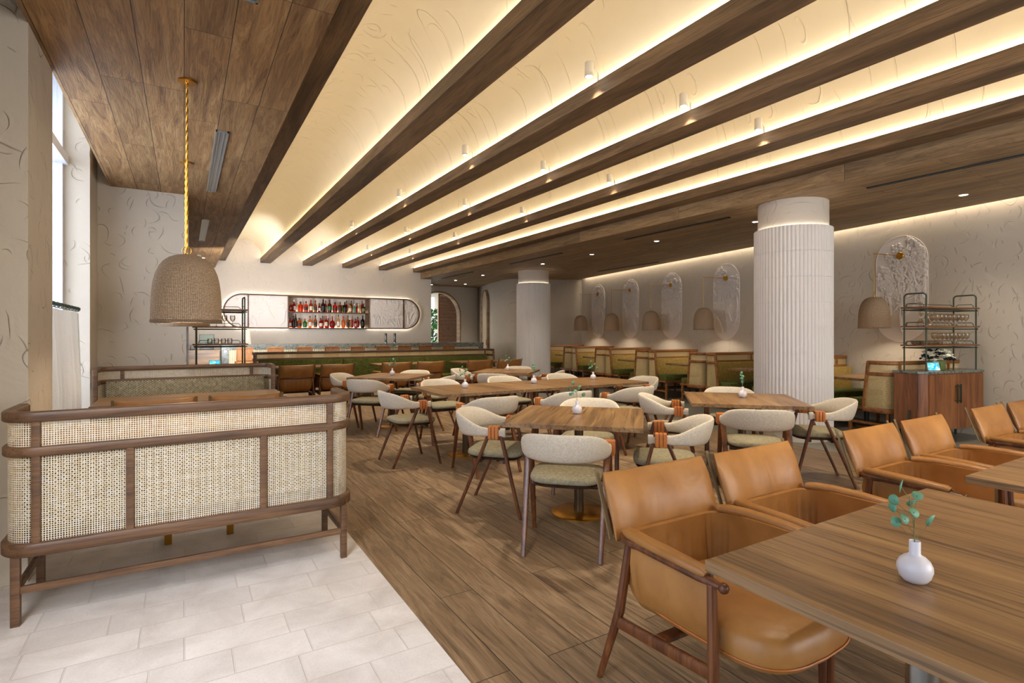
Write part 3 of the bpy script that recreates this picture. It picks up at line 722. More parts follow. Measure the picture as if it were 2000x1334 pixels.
def panel(v, label, seed):
    root = thing('relief_panel', WP(0, v, 2.055), -WA + R(-90), label, 'wall panel', 'oval relief panels over the booths')
    # local x runs along the wall (towards the camera), -y faces the room
    w, h = .75, 1.61; pts = stadium(w, h); m = MB()
    f = [m.bm.verts.new((x, -.012, z)) for x, z in pts]; b = [m.bm.verts.new((x, .0, z)) for x, z in pts]
    m.bm.faces.new(f)
    for i in range(len(pts)): m.bm.faces.new([f[i], f[(i + 1) % len(pts)], b[(i + 1) % len(pts)], b[i]])
    m.build('panel_board', 'relief', root, smooth=False)
    m = MB(); m.tube([(x, -.010, z) for x, z in pts], .007, 6, closed=True, up=Vector((0, 1, 0))); m.build('rim', 'relief', root)
    rnd = random.Random(seed); r = w / 2 - .02
    ins = lambda x, z: (abs(x) < r and abs(z) < h / 2 - w / 2) or math.hypot(x, abs(z) - (h / 2 - w / 2)) < r
    m = MB(); relief(m, ins, -.36, .36, -.78, .8, rnd, 18, -.020, 1.0, 2.3); m.build('plant_relief', 'relief', root)
pn = ['large oval white relief panel behind the shelf unit at the right', 'oval relief panel hidden behind the near column', 'oval relief panel immediately left of the near column', 'oval relief panel second from the near column',
      'oval relief panel third from the near column', 'narrowest looking oval relief panel, furthest along the wall']
for i, v in enumerate(PV):
    if v == 3.30: continue
    panel(v, pn[i], 20 + i)

# ================================================================== FURNITURE
# --- dining chair (local +y = the way it faces)
def dining_chair_fn():
    root = thing('dining_chair', (0, 0, 0), 0, 'x', 'chair')
    # curved upholstered back
    n = 44; ctr = []; N = 0
    pathl = []
    for i in range(7): t = i / 6; pathl.append((-.272, .15 - t * .15, 0))
    for i in range(1, 31): a = math.pi * i / 31; pathl.append((-.272 * math.cos(a), -.262 * math.sin(a) ** .9, math.sin(a)))
    for i in range(7): t = i / 6; pathl.append((.272, t * .15, 0))
    m = MB(); rings = []; T = len(pathl)
    for i, (x, y, s_) in enumerate(pathl):
        a = pathl[max(i - 1, 0)]; b = pathl[min(i + 1, T - 1)]; t = Vector((b[0] - a[0], b[1] - a[1], 0)).normalized(); nn = Vector((t.y, -t.x, 0))
        w = min(1, abs(y) / .262) if y < 0 else 0; w = w * w * (3 - 2 * w)
        zt = .672 + .10 * w; zb = .605 - .012 * w; th = .016 + .004 * w
        if i == 0 or i == T - 1: th *= .75
        lean = .045 * w; ring = []
        for u, v in rrect(1, 1, .42, 3):
            z = (zt + zb) / 2 + v * (zt - zb); off = u * th * 2
            p = Vector((x, y, 0)) + nn * (off + lean * (v + .5)); ring.append(m.bm.verts.new((p.x, p.y, z)))
        rings.append(ring)
    m.skin(rings); m.build('backrest', 'linen', root, angle=60)
    # seat
    def sq(w, d, y0, z, k=4.2, front=1.06):
        out = []
        for j in range(40):
            a = 2 * math.pi * j / 40; c, s2 = math.cos(a), math.sin(a)
            x = w * math.copysign(abs(c) ** (2 / k), c); y = d * math.copysign(abs(s2) ** (2 / k), s2)
            out.append((x * (1 + (front - 1) * y / d), y0 + y, z))
        return out
    m = MB(); rings = []
    for (k, z) in ((.90, .436), (.985, .445), (1.0, .458), (.985, .472), (.93, .482), (.7, .489), (.35, .491)):
        rings.append([m.bm.verts.new(p) for p in sq(.236 * k, .225 * k, .03, z)])
    m.skin(rings); m.build('seat', 'tweed', root, angle=70)
    m = MB(); rings = []
    for (k, z) in ((.80, .412), (.92, .420), (.94, .434), (.9, .437)):
        rings.append([m.bm.verts.new(p) for p in sq(.236 * k, .225 * k, .03, z)])
    m.skin(rings); m.bar((-.215, -.06, .41), (.215, -.06, .41), .03, .03); m.bar((-.225, .13, .41), (.225, .13, .41), .03, .03)
    m.build('seat_frame', 'dark_wood', root, angle=60)
    for sx in (-1, 1):
        x = .262 * sx
        m = MB(); m.bar((sx * .236, -.245, 0), (x, .035, .66), .022, .028, .026, .046, up=Vector((1, 0, 0))); m.build('leg', 'chair_wood', root)
        m = MB(); m.bar((sx * .268, .265, 0), (x, .10, .675), .022, .028, .026, .046, up=Vector((1, 0, 0))); m.build('leg', 'chair_wood', root)
        for k in range(1):
            m = MB()
            for q in range(3):
                y0 = .022 + q * .027
                m.box(x - .026 if sx > 0 else x - .046, x + .046 if sx > 0 else x + .026, y0, y0 + .0262, .592, .686, bev=.009)
            m.build('leather_wrap', 'orange_leather', root)
    return root
DC = Proto(dining_chair_fn)
def chairs(lst, grp):
    for x, y, ang, lb in lst: DC.put((x, y, 0), R(ang - 90), lb, grp)
G = 'upholstered dining chairs'
d = .47
def around(cx, cy, names, k=d):
    return [(cx - k, cy - k, 45, names[0]), (cx - k, cy + k, -45, names[1]), (cx + k, cy + k, -135, names[2]), (cx + k, cy - k, 135, names[3])]
chairs(around(2.6, 3.30, ['nearest linen dining chair, seen from behind at the square table in the middle', 'linen dining chair at the left corner of the nearest square table, seat showing',
                          'linen dining chair on the far side of the nearest square table, behind its vase', 'linen dining chair right of the nearest square table, partly behind the leather armchairs']), G)
chairs(around(4.62, 3.33, ['linen dining chair seen from behind at the square table in front of the thick column', 'linen dining chair with side showing, left of the table in front of the thick column',
                           'linen dining chair behind the table by the thick column, in front of the mustard booth', 'linen dining chair in profile right of the thick column']), G)
chairs(around(2.65, 7.83, ['linen dining chair seen from behind just beyond the right end of the near cane bench', 'cream dining chair in front of the tan armchairs, left of the back left table',
                           'cream dining chair on the far side of the back left table, behind its vase', 'linen dining chair right of the back left table, mostly hidden']), G)
chairs(around(4.65, 7.85, ['linen dining chair seen from behind at the back table left of the far column', 'cream dining chair angled at the left of the table near the far column',
                           'cream dining chair on the far side of the table beside the far column', 'linen dining chair on the right of the table beside the far column']), G)
chairs([(2.62, 4.80, 90, 'linen dining chair on the near side of the long table, leftmost of its near row'), (3.56, 4.80, 90, 'linen dining chair on the near side of the long table, middle of its near row'),
        (4.50, 4.80, 90, 'linen dining chair on the near side of the long table, rightmost of its near row'),
        (2.87, 6.42, -90, 'cream dining chair on the far side of the long table, leftmost of its far row'), (3.85, 6.42, -90, 'cream dining chair on the far side of the long table, middle of its far row'),
        (4.85, 6.42, -90, 'cream dining chair on the far side of the long table, rightmost of its far row'),
        (2.06, 5.57, 0, 'linen dining chair at the left head of the long table'), (5.38, 5.57, 180, 'cream dining chair at the right head of the long table')], G)

# --- tables
def table(x, y, w, dd, rz, label, group, base='disc', col='table', topmat='table', z=.75):
    root = thing('dining_table', (x, y, 0), R(rz), label, 'table', group)
    m = MB(); m.box(-w / 2, w / 2, -dd / 2, dd / 2, z - .032, z, bev=.002); m.build('tabletop', topmat, root, smooth=False)
    m = MB(); m.cyl(0, 0, .012, z - .032, .038, .034, seg=24); m.cyl(0, 0, z - .045, z - .032, .12, seg=24); m.build('pedestal', 'dark_brass' if base == 'disc' else base, root)
    m = MB(); m.lathe([(0, 0), (.21, 0), (.21, .008), (.20, .013), (.04, .016), (0, .016)], 48); m.build('base_plate', 'gold' if base == 'disc' else base, root)
    return root
M['dark_brass'] = plain('bronze_pole', '#5d4d3a', .35, .6)
T = 'square wooden dining tables'
table(2.6, 3.30, .97, .97, 45, 'nearest square walnut table on a brass disc base with a small white vase', T)
table(4.62, 3.33, 1.0, 1.0, 45, 'square walnut table set cornerwise in front of the thick column', T)
table(2.65, 7.83, .95, .95, 45, 'square walnut table at the back left, in front of the tan armchairs', T)
table(4.65, 7.85, .95, .95, 45, 'square walnut table at the back, in front of the far column', T)
for i, lb in enumerate(('left third of the long walnut table, pushed against the middle one', 'middle third of the long walnut table', 'right third of the long walnut table, by the booths')):
    table(2.76 + .966 * i, 5.585, .96, .964, 90, lb, 'tables pushed together in the middle')
for i, (x, lb) in enumerate(((1.575, 'large walnut table in the front right corner, holding the nearest white vase'), (2.248, 'walnut table joined to the right side of the front right table'), (3.29, 'walnut table at the right edge behind the eucalyptus sprig'), (3.963, 'walnut table joined on, outside the right edge of the photo'))):
    table(x, .625, .77, .672, 90, lb, 'front row tables', base='steel')
for i, (x, lb) in enumerate(((2.1, 'small walnut table in front of the left part of the green banquette'), (3.98, 'small walnut table in front of the middle of the green banquette'), (5.83, 'small walnut table in front of the right end of the green banquette'))):
    table(x, 10.98, 1.3, .7, 0, lb, 'banquette tables', base='dark_wood')
def bench_table(x, y, w, dd, rz, label, grp, foot='gold', top='table'):
    root = thing('bench_table', (x, y, 0), rz, label, 'table', grp)
    m = MB(); m.box(-w / 2, w / 2, -dd / 2, dd / 2, .715, .75, bev=.003); m.build('tabletop', top, root, smooth=False)
    for px in ((-w * .22, w * .22) if w > 1.3 else (0,)):
        m = MB(); m.cyl(px, 0, .02, .715, .032, seg=20); m.build('pedestal', 'black' if foot == 'gold' else 'black', root)
        m = MB(); m.cyl(px, 0, 0, .02, .16, seg=32); m.build('base_plate', 'gold', root)
bench_table(.09, 6.22, 1.58, .82, 0, 'long light walnut table between the patterned bench and the tan armchairs at the left', 'bench tables')
rt = thing('bench_table', (.09, 4.42, 0), 0, 'pale wooden table on brass posts seen through the cane of the near bench', 'table', 'bench tables')
m = MB(); m.box(-.79, .79, -.35, .35, .715, .75, bev=.003); m.build('tabletop', 'table', rt, smooth=False)
for px in (-.18, .18):
    for py in (-.22, .22): m = MB(); m.box(px - .021, px + .021, py - .021, py + .021, 0, .715, bev=.003); m.build('leg', 'gold', rt)

# --- leather armchair (local +y = the way it faces)
def armchair_fn():
    root = thing('leather_armchair', (0, 0, 0), 0, 'x', 'armchair')
    def soft(m, rings): m.skin(rings)
    # seat cushion
    m = MB(); rings = []
    for (k, z) in ((.88, .315), (.97, .33), (1.0, .355), (1.0, .385), (.975, .41), (.9, .428), (.6, .437), (.25, .438)):
        out = []
        for j in range(44):
            a = 2 * math.pi * j / 44; c, s2 = math.cos(a), math.sin(a); e = 2 / 4.5
            y = .285 * k * math.copysign(abs(s2) ** e, s2); x = .262 * k * math.copysign(abs(c) ** e, c)
            zz = z + (.012 * (1 - (x / .27) ** 2) if z > .4 else 0) - (.03 * max(0, -(y)) if z > .4 else 0)
            out.append(m.bm.verts.new((x, .11 + y + .03 * (1 - (x / .262) ** 2) * (1 if y > 0 else 0), zz)))
        rings.append(out)
    m.skin(rings); m.build('seat', 'leather', root, angle=70)
    m = MB()
    pts = [(.262 * 1.003 * math.copysign(abs(math.cos(a)) ** (2 / 4.5), math.cos(a)), .11 + .285 * 1.003 * math.copysign(abs(math.sin(a)) ** (2 / 4.5), math.sin(a)) + (.03 * (1 - math.copysign(abs(math.cos(a)) ** (4 / 4.5), 1)) if math.sin(a) > 0 else 0), .347) for a in [2 * math.pi * k / 60 for k in range(60)]]
    m.tube(pts, .0035, 5, closed=True); m.build('seam', 'orange_leather', root)
    # shell: sides and back, one soft sheet
    P = []
    for i in range(8): P.append((-.285, .20 - .04 * i, 0))
    for i in range(1, 16): a = math.pi / 2 * i / 16; P.append((-.285 + .10 * (1 - math.cos(a)), -.12 - .10 * math.sin(a), .5))
    for i in range(1, 16): P.append((-.185 + .37 * i / 16, -.22, 1))
    for i in range(1, 17): a = math.pi / 2 * (1 - i / 16); P.append((.285 - .10 * (1 - math.cos(a)), -.12 - .10 * math.sin(a), .5))
    for i in range(8): P.append((.285, -.08 + .04 * i, 0))
    m = MB(); rings = []; n = len(P)
    for i, (x, y, s_) in enumerate(P):
        a, b = P[max(0, i - 1)], P[min(n - 1, i + 1)]; t = Vector((b[0] - a[0], b[1] - a[1], 0)).normalized(); nn = Vector((t.y, -t.x, 0))
        fold = .006 * math.sin(i * 1.9) + .004 * math.sin(i * 3.1); prof = []
        back = max(0, min(1, (-y - .04) / .16))
        levels = [(.605 - .012 * back, -.004), (.57, 0), (.50, .003 + fold), (.43, -.004 + fold), (.37, -.018), (.33, -.045), (.315, -.085)]
        th = .013
        o_, in_ = [], []
        for z, ins in levels:
            p = Vector((x, y, z)) + nn * (ins + .01 * back)
            k = th * (1.5 if z > .4 else .8)
            o_.append(p + nn * th * .6); in_.append(p - nn * k)
        rings.append([m.bm.verts.new(p) for p in o_ + in_[::-1]])
    m.skin(rings); m.build('shell', 'leather', root, angle=75)
    # head roll
    m = MB(); rings = []
    for i in range(21):
        t = i / 20; x = -.30 + .60 * t; c = (1 - (2 * t - 1) ** 2); cy = -.225 - .03 * c
        e = min(1, .35 + 6 * min(t, 1 - t)); puff = .030 * e + .003 * math.sin(t * 17)
        ring = []
        for u, v in rrect(1, 1, .46, 4):
            h = v * .25; zz = .675 + h; lean = -.36 * (h + .125)
            yy = cy + lean + u * 2 * puff * (1.0 + .25 * math.cos(math.pi * v * 1.2)) ; ring.append(m.bm.verts.new((x + .004 * math.sin(v * 9) * (1 if t > .5 else -1), yy, zz + .012 * (2 * t - 1) ** 2)))
        rings.append(ring)
    m.skin(rings); m.build('head_cushion', 'leather', root, angle=80)
    m = MB(); rings = []
    for sx in (-1, 1):
        x = .302 * sx; rr = []
        for h in (-.125, -.04, .05, .132): rr.append((x, -.245 - .36 * (h + .125) - .012, .687 + h))
        m.sweep(rr, rrect(.007, .022, .003, 1), up=Vector((1, 0, 0))); m.build('edge_piping', 'leather_edge', root); m = MB()
    m.bm.free()
    # wooden arm rail, around the back
    m = MB(); pts = [(-.305, .27, .578), (-.307, .18, .583), (-.310, .0, .588), (-.305, -.10, .588)]
    for i in range(1, 12): a = math.pi / 2 * i / 12; pts.append((-.305 + .115 * (1 - math.cos(a)), -.10 - .165 * math.sin(a), .586 - .012 * math.sin(a)))
    pts += [(-.12, -.272, .573), (0, -.276, .572)]; pts = pts + [(-x, y, z) for x, y, z in pts[-2::-1]]
    nP = len(pts); sc_ = [(.55, .55) if i in (0, nP - 1) else ((1.15, 1.0) if i in (1, nP - 2) else (1, 1)) for i in range(nP)]
    m.tube(pts, .018, 8, scales=sc_)
    for sx in (-1, 1): m.blob((.305 * sx, .270, .578), .0185, 2, (1, .9, 1))
    m.build('arm_rail', 'chair_wood', root, angle=60)
    for sx in (-1, 1):
        m = MB(); pr = rrect(.058, .034, .016, 3)
        m.sweep([(.303 * sx, .205, .597), (.304 * sx, .19, .603), (.305 * sx, .05, .610), (.30 * sx, -.08, .612), (.285 * sx, -.16, .610), (.27 * sx, -.20, .606)], pr, scales=[.6, .92, 1, 1, 1, .8]); m.build('arm_pad', 'leather', root, angle=60)
        m = MB(); m.box(.285 * sx - .008 if sx > 0 else .285 * sx - .004, .285 * sx + .004 if sx > 0 else .285 * sx + .008, .196, .210, .34, .60); m.build('canvas_edge', 'leather_edge', root, smooth=False)
        m = MB(); m.tube([(.325 * sx, -.30, 0), (.305 * sx, -.205, .30), (.29 * sx, -.165, .58)], .0185, 10, scales=[.68, 1.05, .9], up=Vector((0, 1, 0))); m.build('leg', 'chair_wood', root)
        m = MB(); m.tube([(.315 * sx, .235, 0), (.310 * sx, .235, .30), (.305 * sx, .225, .575)], .0185, 10, scales=[.68, 1.05, .9], up=Vector((0, 1, 0))); m.build('leg', 'chair_wood', root)
        m = MB(); m.bar((.307 * sx, -.225, .255), (.305 * sx, .24, .285), .022, .045); m.build('side_rail', 'chair_wood', root)
    m = MB(); m.bar((-.30, .0, .285), (.30, .0, .285), .05, .022); m.build('cross_rail', 'chair_wood', root)
    return root
AC = Proto(armchair_fn)
front = [(1.755, 'nearest tan leather armchair, its whole seat and wooden arm in view'), (2.435, 'tan leather armchair second from the front, tucked at the front right table'), (3.565, 'tan leather armchair third along the front row, behind the vase sprig'),
         (4.265, 'tan leather armchair fourth along the front row, in front of the sideboard'), (5.36, 'tan leather armchair fifth along the front row, at the right edge'), (6.07, 'tan leather armchair last in the front row, cut by the right edge')]
for x, lb in front: AC.put((x, 1.38, 0), R(180), lb, 'tan leather armchairs in the front row')
for x, lb in ((-.21, 'tan armchair back just above the near cane bench, left one'), (.50, 'tan armchair back just above the near cane bench, right one')):
    AC.put((x, 5.92, 0), 0, lb, 'tan leather armchairs at the left')
for x, lb in ((1.735, 'leftmost tan armchair seen from behind in front of the green banquette'), (2.45, 'second tan armchair from the left in front of the green banquette'), (3.59, 'third tan armchair from the left in front of the green banquette'),
              (4.315, 'fourth tan armchair from the left in front of the green banquette'), (5.45, 'fifth tan armchair from the left in front of the green banquette'), (6.19, 'rightmost tan armchair in front of the green banquette, beside the far column')):
    AC.put((x, 10.63, 0), 0, lb, 'tan leather armchairs along the banquette')

# --- cane backed benches.  local: back plane at y=0, seat towards +y
def ubench(root, x0, x1, dep, ztop, zmid, zbase, endL=True, endR=True, r=.13, wood_='booth_wood', cane_='cane', cush='pattern', seatm='green', posts=(), taper=0.0, basedep=None, side_post=True, seat=True, rail=.05, legs=True, leg_ys=None, stret=True, lx=None, back_cush=True, cz=(.44, .80)):
    basedep = basedep or dep
    def path(z, grow=0.0, off=0.0):
        k = 1 - (z - zbase) / (ztop - zbase); d_ = dep + taper * k; pts = []
        xa, xb = x0 - off, x1 + off; rr = r + off
        if endL:
            for i in range(6): pts.append((xa, d_ - (d_ - r) * i / 6, z))
            for i in range(9): a = math.pi / 2 * i / 8; pts.append((xa + rr * (1 - math.cos(a)), r - rr * math.sin(a), z))
        else: pts.append((xa, -off, z))
        N = 16; xs = pts[-1][0]; xe = xb - rr if endR else xb
        for i in range(1, N): pts.append((xs + (xe - xs) * i / N, -off, z))
        if endR:
            for i in range(9): a = math.pi / 2 * (1 - i / 8); pts.append((xb - rr * (1 - math.cos(a)), r - rr * math.sin(a), z))
            for i in range(1, 7): pts.append((xb, r + (d_ - r) * i / 6, z))
        else: pts.append((xb, -off, z))
        return pts
    for nm, z, h, w in (('top_rail', ztop - rail / 2, rail, .045), ('middle_rail', zmid, rail * .95, .04), ('base_rail', zbase, rail * 1.25, .05)):
        m = MB(); m.sweep(path(z), rrect(w, h, .006, 1)); m.build(nm, wood_, root, angle=50)
    m = MB(); rings = [[m.bm.verts.new(p) for p in path(z)] for z in [zbase + (ztop - rail - zbase) * i / 6 for i in range(7)]]
    # uv: along the path, and height
    for i in range(6):
        L = 0
        for j in range(len(rings[0]) - 1):
            q = [rings[i][j], rings[i][j + 1], rings[i + 1][j + 1], rings[i + 1][j]]; dl = (rings[3][j + 1].co - rings[3][j].co).length
            f = m.bm.faces.new(q)
            for lp, w in zip(f.loops, ((L, q[0].co.z), (L + dl, q[1].co.z), (L + dl, q[2].co.z), (L, q[3].co.z))): lp[m.uv].uv = w
            L += dl
    m.build('cane_panel', cane_, root, angle=60)
    def post(x, y, za, zb, w=.036, lean=0):
        m = MB(); m.bar((x, y + lean * 0, za), (x, y - lean, zb), w, .036, up=Vector((0, 1, 0))); m.build('post', wood_, root)
    for px, lower in posts: post(px, .0, zbase, zmid if lower else ztop - .02)
    if endL and side_post: post(x0, dep + taper, zbase, ztop - .01, .05, taper)
    if endR and side_post: post(x1, dep + taper, zbase, ztop - .01, .05, taper)
    # base frame and legs
    bx0 = x0 + .05 if lx is None else lx[0]; bx1 = x1 - .05 if lx is None else lx[1]
    m = MB(); m.box(x0 + (.02 if endL else 0), x1 - (.02 if endR else 0), .03, basedep, zbase - .01, zbase + .03); m.build('seat_board', wood_, root, smooth=False)
    ys = leg_ys or (.05, basedep - .03)
    if legs:
        for lx_ in (bx0, bx1):
            for y in ys:
                m = MB(); m.bar((lx_, y, 0), (lx_, y, zbase), .036, .036, r=.1); m.build('leg', wood_, root)
        if stret:
            m = MB(); m.bar((bx0, ys[0], .165), (bx1, ys[0], .165), .022, .034, r=.1)
            m.bar((bx0, ys[0], .165), (bx0, ys[1], .165), .022, .034, r=.1); m.bar((bx1, ys[0], .165), (bx1, ys[1], .165), .022, .034, r=.1)
            m.build('stretcher', wood_, root)
    if seat:
        a = x0 + (.04 if endL else .005); b = x1 - (.04 if endR else .005)
        m = MB(); m.box(a, b, .10, basedep + .005, zbase + .03, zbase + .03 + .10, bev=.025); m.build('seat_cushion', seatm, root)
        if back_cush:
            m = MB(); y0, y1 = .045, .13; A = a + .02; B = b - .02
            v = m.box(A, B, y0, y1, cz[0], cz[1], bev=.02)
            for f in m.bm.faces:
                for lp in f.loops: lp[m.uv].uv = (lp.vert.co.x, lp.vert.co.z)
            m.build('back_cushion', cush, root)
# near bench
rt = thing('cane_bench', (.075, 3.36, 0), 0, 'big cane backed bench with a walnut frame on the stone tiles, nearest at the left', 'bench', 'cane backed benches')
ubench(rt, -.80, .80, .42, 1.01, .82, .36, posts=((-.675, False), (-.31, True), (.31, True), (.675, False)), basedep=.58, leg_ys=(.035, .56), lx=(-.755, .765), cush='pattern', r=.125)
# bench against the end wall, facing us
rt = thing('cane_bench', (.06, 7.52, 0), R(180), 'cane bench with an olive patterned back cushion, facing us against the left end wall', 'bench', 'cane backed benches')
ubench(rt, -.86, .86, .42, 1.005, .84, .36, posts=((-.66, False), (.66, False)), basedep=.60, r=.13, cz=(.45, .845))
# booth benches along the right wall
BZT, BZM, BZB = 1.015, .84, .36
pl_ = thing  # aisle end is rounded, wall end open
def booth_away_fn():   # faces +v, aisle end at -x
    root = thing('booth_bench', (0, 0, 0), 0, 'x', 'booth bench')
    ubench(root, -1.42, -.03, .30, BZT, BZM, BZB, True, False, .14, 'booth_wood_r', 'cane_r', 'pattern_r', 'green', posts=((-1.26, False), (-.25, False)), taper=.07, basedep=.62, leg_ys=(.08, .60), lx=(-1.36, -.12), cz=(.45, .835)); return root
def booth_near_fn():   # faces -v : turned by 180 degrees, aisle end at +x
    root = thing('booth_bench', (0, 0, 0), 0, 'x', 'booth bench')
    ubench(root, .03, 1.42, .30, BZT, BZM, BZB, False, True, .14, 'booth_wood_r', 'cane_r', 'pattern_r', 'green', posts=((1.26, False), (.25, False)), taper=.07, basedep=.62, leg_ys=(.08, .60), lx=(.12, 1.36), cz=(.45, .835)); return root
BA, BN = Proto(booth_away_fn), Proto(booth_near_fn)
GB = 'booth benches along the right wall'
DV = [2.40, 4.20, 5.98, 7.74, 9.46]
wh = ['just right of the near column', 'immediately left of the near column', 'second divider left of the near column', 'third divider left of the near column', 'furthest divider, beside the far column']
BA.put(WP(0, .72), -WA, 'cane booth bench with its back to us, beside the sideboard with shelves', GB)
for v, lb in zip(DV, wh):
    BN.put(WP(0, v - .035), R(180) - WA, 'booth bench with patterned back facing us, ' + lb, GB)
    BA.put(WP(0, v + .035), -WA, 'booth bench facing away, ' + lb, GB)
BN.put(WP(0, 11.15), R(180) - WA, 'last booth bench, facing us against the far end wall by the far column', GB)
for v, lb in zip(PV, ('walnut booth table between the sideboard and the near column', 'walnut booth table just left of the near column', 'walnut booth table second left of the near column', 'walnut booth table third left of the near column', 'walnut booth table fourth left of the near column', 'walnut booth table furthest away beside the far column')):
    p = WP(-.68, v + .07); bench_table(p[0], p[1], 1.2, .66, -WA, lb, 'booth tables')
# long green banquette
rt = thing('green_banquette', (3.85, 12.0, 0), R(180), 'long green banquette with a cane and walnut back rail behind the tan armchairs', 'banquette')
ubench(rt, -2.67, 2.67, .34, 1.0, .845, .30, True, True, .05, 'booth_wood', 'cane_r', 'green', 'green', posts=((-2.62, False), (2.62, False)), basedep=.62, lx=(-2.6, 2.6), seat=False, taper=.08)
kk = [-2.60, -.95, .93, 2.58]
for a, b in zip(kk[:-1], kk[1:]):
    m = MB(); m.box(a + .004, b - .004, .05, .16, .42, .83, bev=.02); m.build('back_cushion', 'green', rt)
    m = MB(); m.box(a + .004, b - .004, .10, .63, .33, .44, bev=.02); m.build('seat_cushion', 'green', rt)

# --- vases and sprigs
def vase_fn():
    P = [(0, 0), (.018, 0), (.026, .004), (.034, .015), (.0388, .031), (.0385, .042), (.033, .055), (.024, .064), (.0145, .069), (.0125, .073), (.0125, .102), (.0118, .104), (.0098, .102), (.0098, .075), (0, .074)]
    m = MB(); m.lathe(P, 40); return tag(m.build('bud_vase', 'white_gloss', angle=60), 'x', 'vase')
VS = Proto(vase_fn)
def sprig_fn():
    root = thing('eucalyptus_sprig', (0, 0, 0), 0, 'x', 'sprig'); m = MB(); l = MB()
    rnd = random.Random(5); B = (0, 0, 0)
    tips = [(-.030, .012, .135), (-.062, 0, .105), (-.055, .01, .083), (-.036, -.006, .058), (-.052, .004, .048), (.022, .014, .108), (.012, .02, .088), (.052, .004, .045), (-.015, -.012, .075)]
    m.tube([(0, 0, -.02), (-.002, 0, .03), (-.006, .004, .07), (-.008, .008, .11)], .0013, 5)
    for i, (x, y, z) in enumerate(tips):
        z0 = max(.0, z - .045); m.tube([(-.004 * z0 * 10, 0, z0), (x * .5, y * .5, (z0 + z) / 2 - .004), (x, y, z)], .0008, 4)
        rad = .0165 if i in (0, 7) else .0125; a = Matrix.Translation((x, y, z)) @ Matrix.Rotation(rnd.uniform(0, 6.28), 4, 'Z') @ Matrix.Rotation(rnd.uniform(R(35), R(95)), 4, 'X')
        vs = [l.bm.verts.new(a @ Vector((rad * math.cos(t), rad * 1.08 * math.sin(t), .0018 * math.cos(2 * t)))) for t in [2 * math.pi * k / 14 for k in range(14)]]
        c = l.bm.verts.new(a @ Vector((0, 0, -.002)))
        for k in range(14): l.bm.faces.new([c, vs[k], vs[(k + 1) % 14]])
    m.build('stems', 'stem', root); o = l.build('leaves', 'leaf', root, angle=80); s_ = o.modifiers.new('t', 'SOLIDIFY'); s_.thickness = .0006
    return root
SG = Proto(sprig_fn)
for x, y, rz, w in ((1.585, .645, 10, 'on the front right table'), (2.63, 3.36, 0, 'on the nearest square table'), (4.70, 3.38, 70, 'on the table in front of the thick column'), (2.76, 5.60, 20, 'on the left third of the long table'),
                    (3.756, 5.67, 90, 'on the middle third of the long table'), (4.778, 5.75, -10, 'on the right third of the long table'), (2.67, 7.88, 150, 'on the back left table'), (4.73, 7.95, 5, 'on the table before the far column')):
    VS.put((x, y, .75), 0, 'round white bud vase ' + w, 'white bud vases')
    SG.put((x, y, .856), R(rz - 31), 'green eucalyptus sprig in the bud vase ' + w, 'eucalyptus sprigs')

# ================================================================== BAR
cnt = thing('bar_counter', (4.2, 14.65, 0), 0, 'long bar counter with a green marble top and ribbed cream front', 'bar counter')
m = MB(); m.box(-3.46, 3.46, -.37, .37, 1.075, 1.11, bev=.004); m.box(-3.455, 3.455, -.365, -.33, .99, 1.08); m.build('worktop', 'marble', cnt, smooth=False)
m = MB(); m.box(-3.455, -3.31, -.35, .35, 0, 1.075); m.box(3.31, 3.455, -.35, .35, 0, 1.075); m.build('end_panel', 'marble', cnt, smooth=False)
m = MB(); n = 150; w = 6.62 / n
pts = []
for i in range(n * 4 + 1): t = i / 4; pts.append((-3.31 + t * w, -.315 - .016 * abs(math.sin(math.pi * t)) ** .8))
r = [[m.bm.verts.new((x, y, z)) for x, y in pts] for z in (.08, 1.0)]
m.skin(r, wrap=False, cap=False); m.box(-3.31, 3.31, -.31, -.25, .06, 1.06); m.build('ribbed_front', 'ribbed', cnt, angle=60)
m = MB(); m.box(-3.40, 3.40, -.28, .30, 0, .08); m.build('plinth', 'dark_wood', cnt, smooth=False)
def tap_fn():
    root = thing('beer_tap', (0, 0, 0), 0, 'x', 'tap')
    m = MB(); m.cyl(0, 0, 0, .02, .045, seg=20); m.box(-.028, .028, -.028, .028, .02, .27, bev=.006); m.build('tower', 'steel', root)
    m = MB(); m.tube([(0, -.02, .20), (0, -.07, .20), (0, -.08, .16)], .009, 8); m.build('spout', 'steel', root)
    m = MB(); m.box(-.014, .014, -.05, -.026, .20, .275, bev=.004); m.build('handle', 'black', root); return root
TP = Proto(tap_fn); TP.put((4.82, 14.78, 1.11), 0, 'left one of the two chrome beer taps on the bar', 'beer taps'); TP.put((5.08, 14.78, 1.11), 0, 'right one of the two chrome beer taps on the bar', 'beer taps')
M['cane_brown'] = cane('woven_leather', '#7a4520', '#a0662f', .028, .47, .05)
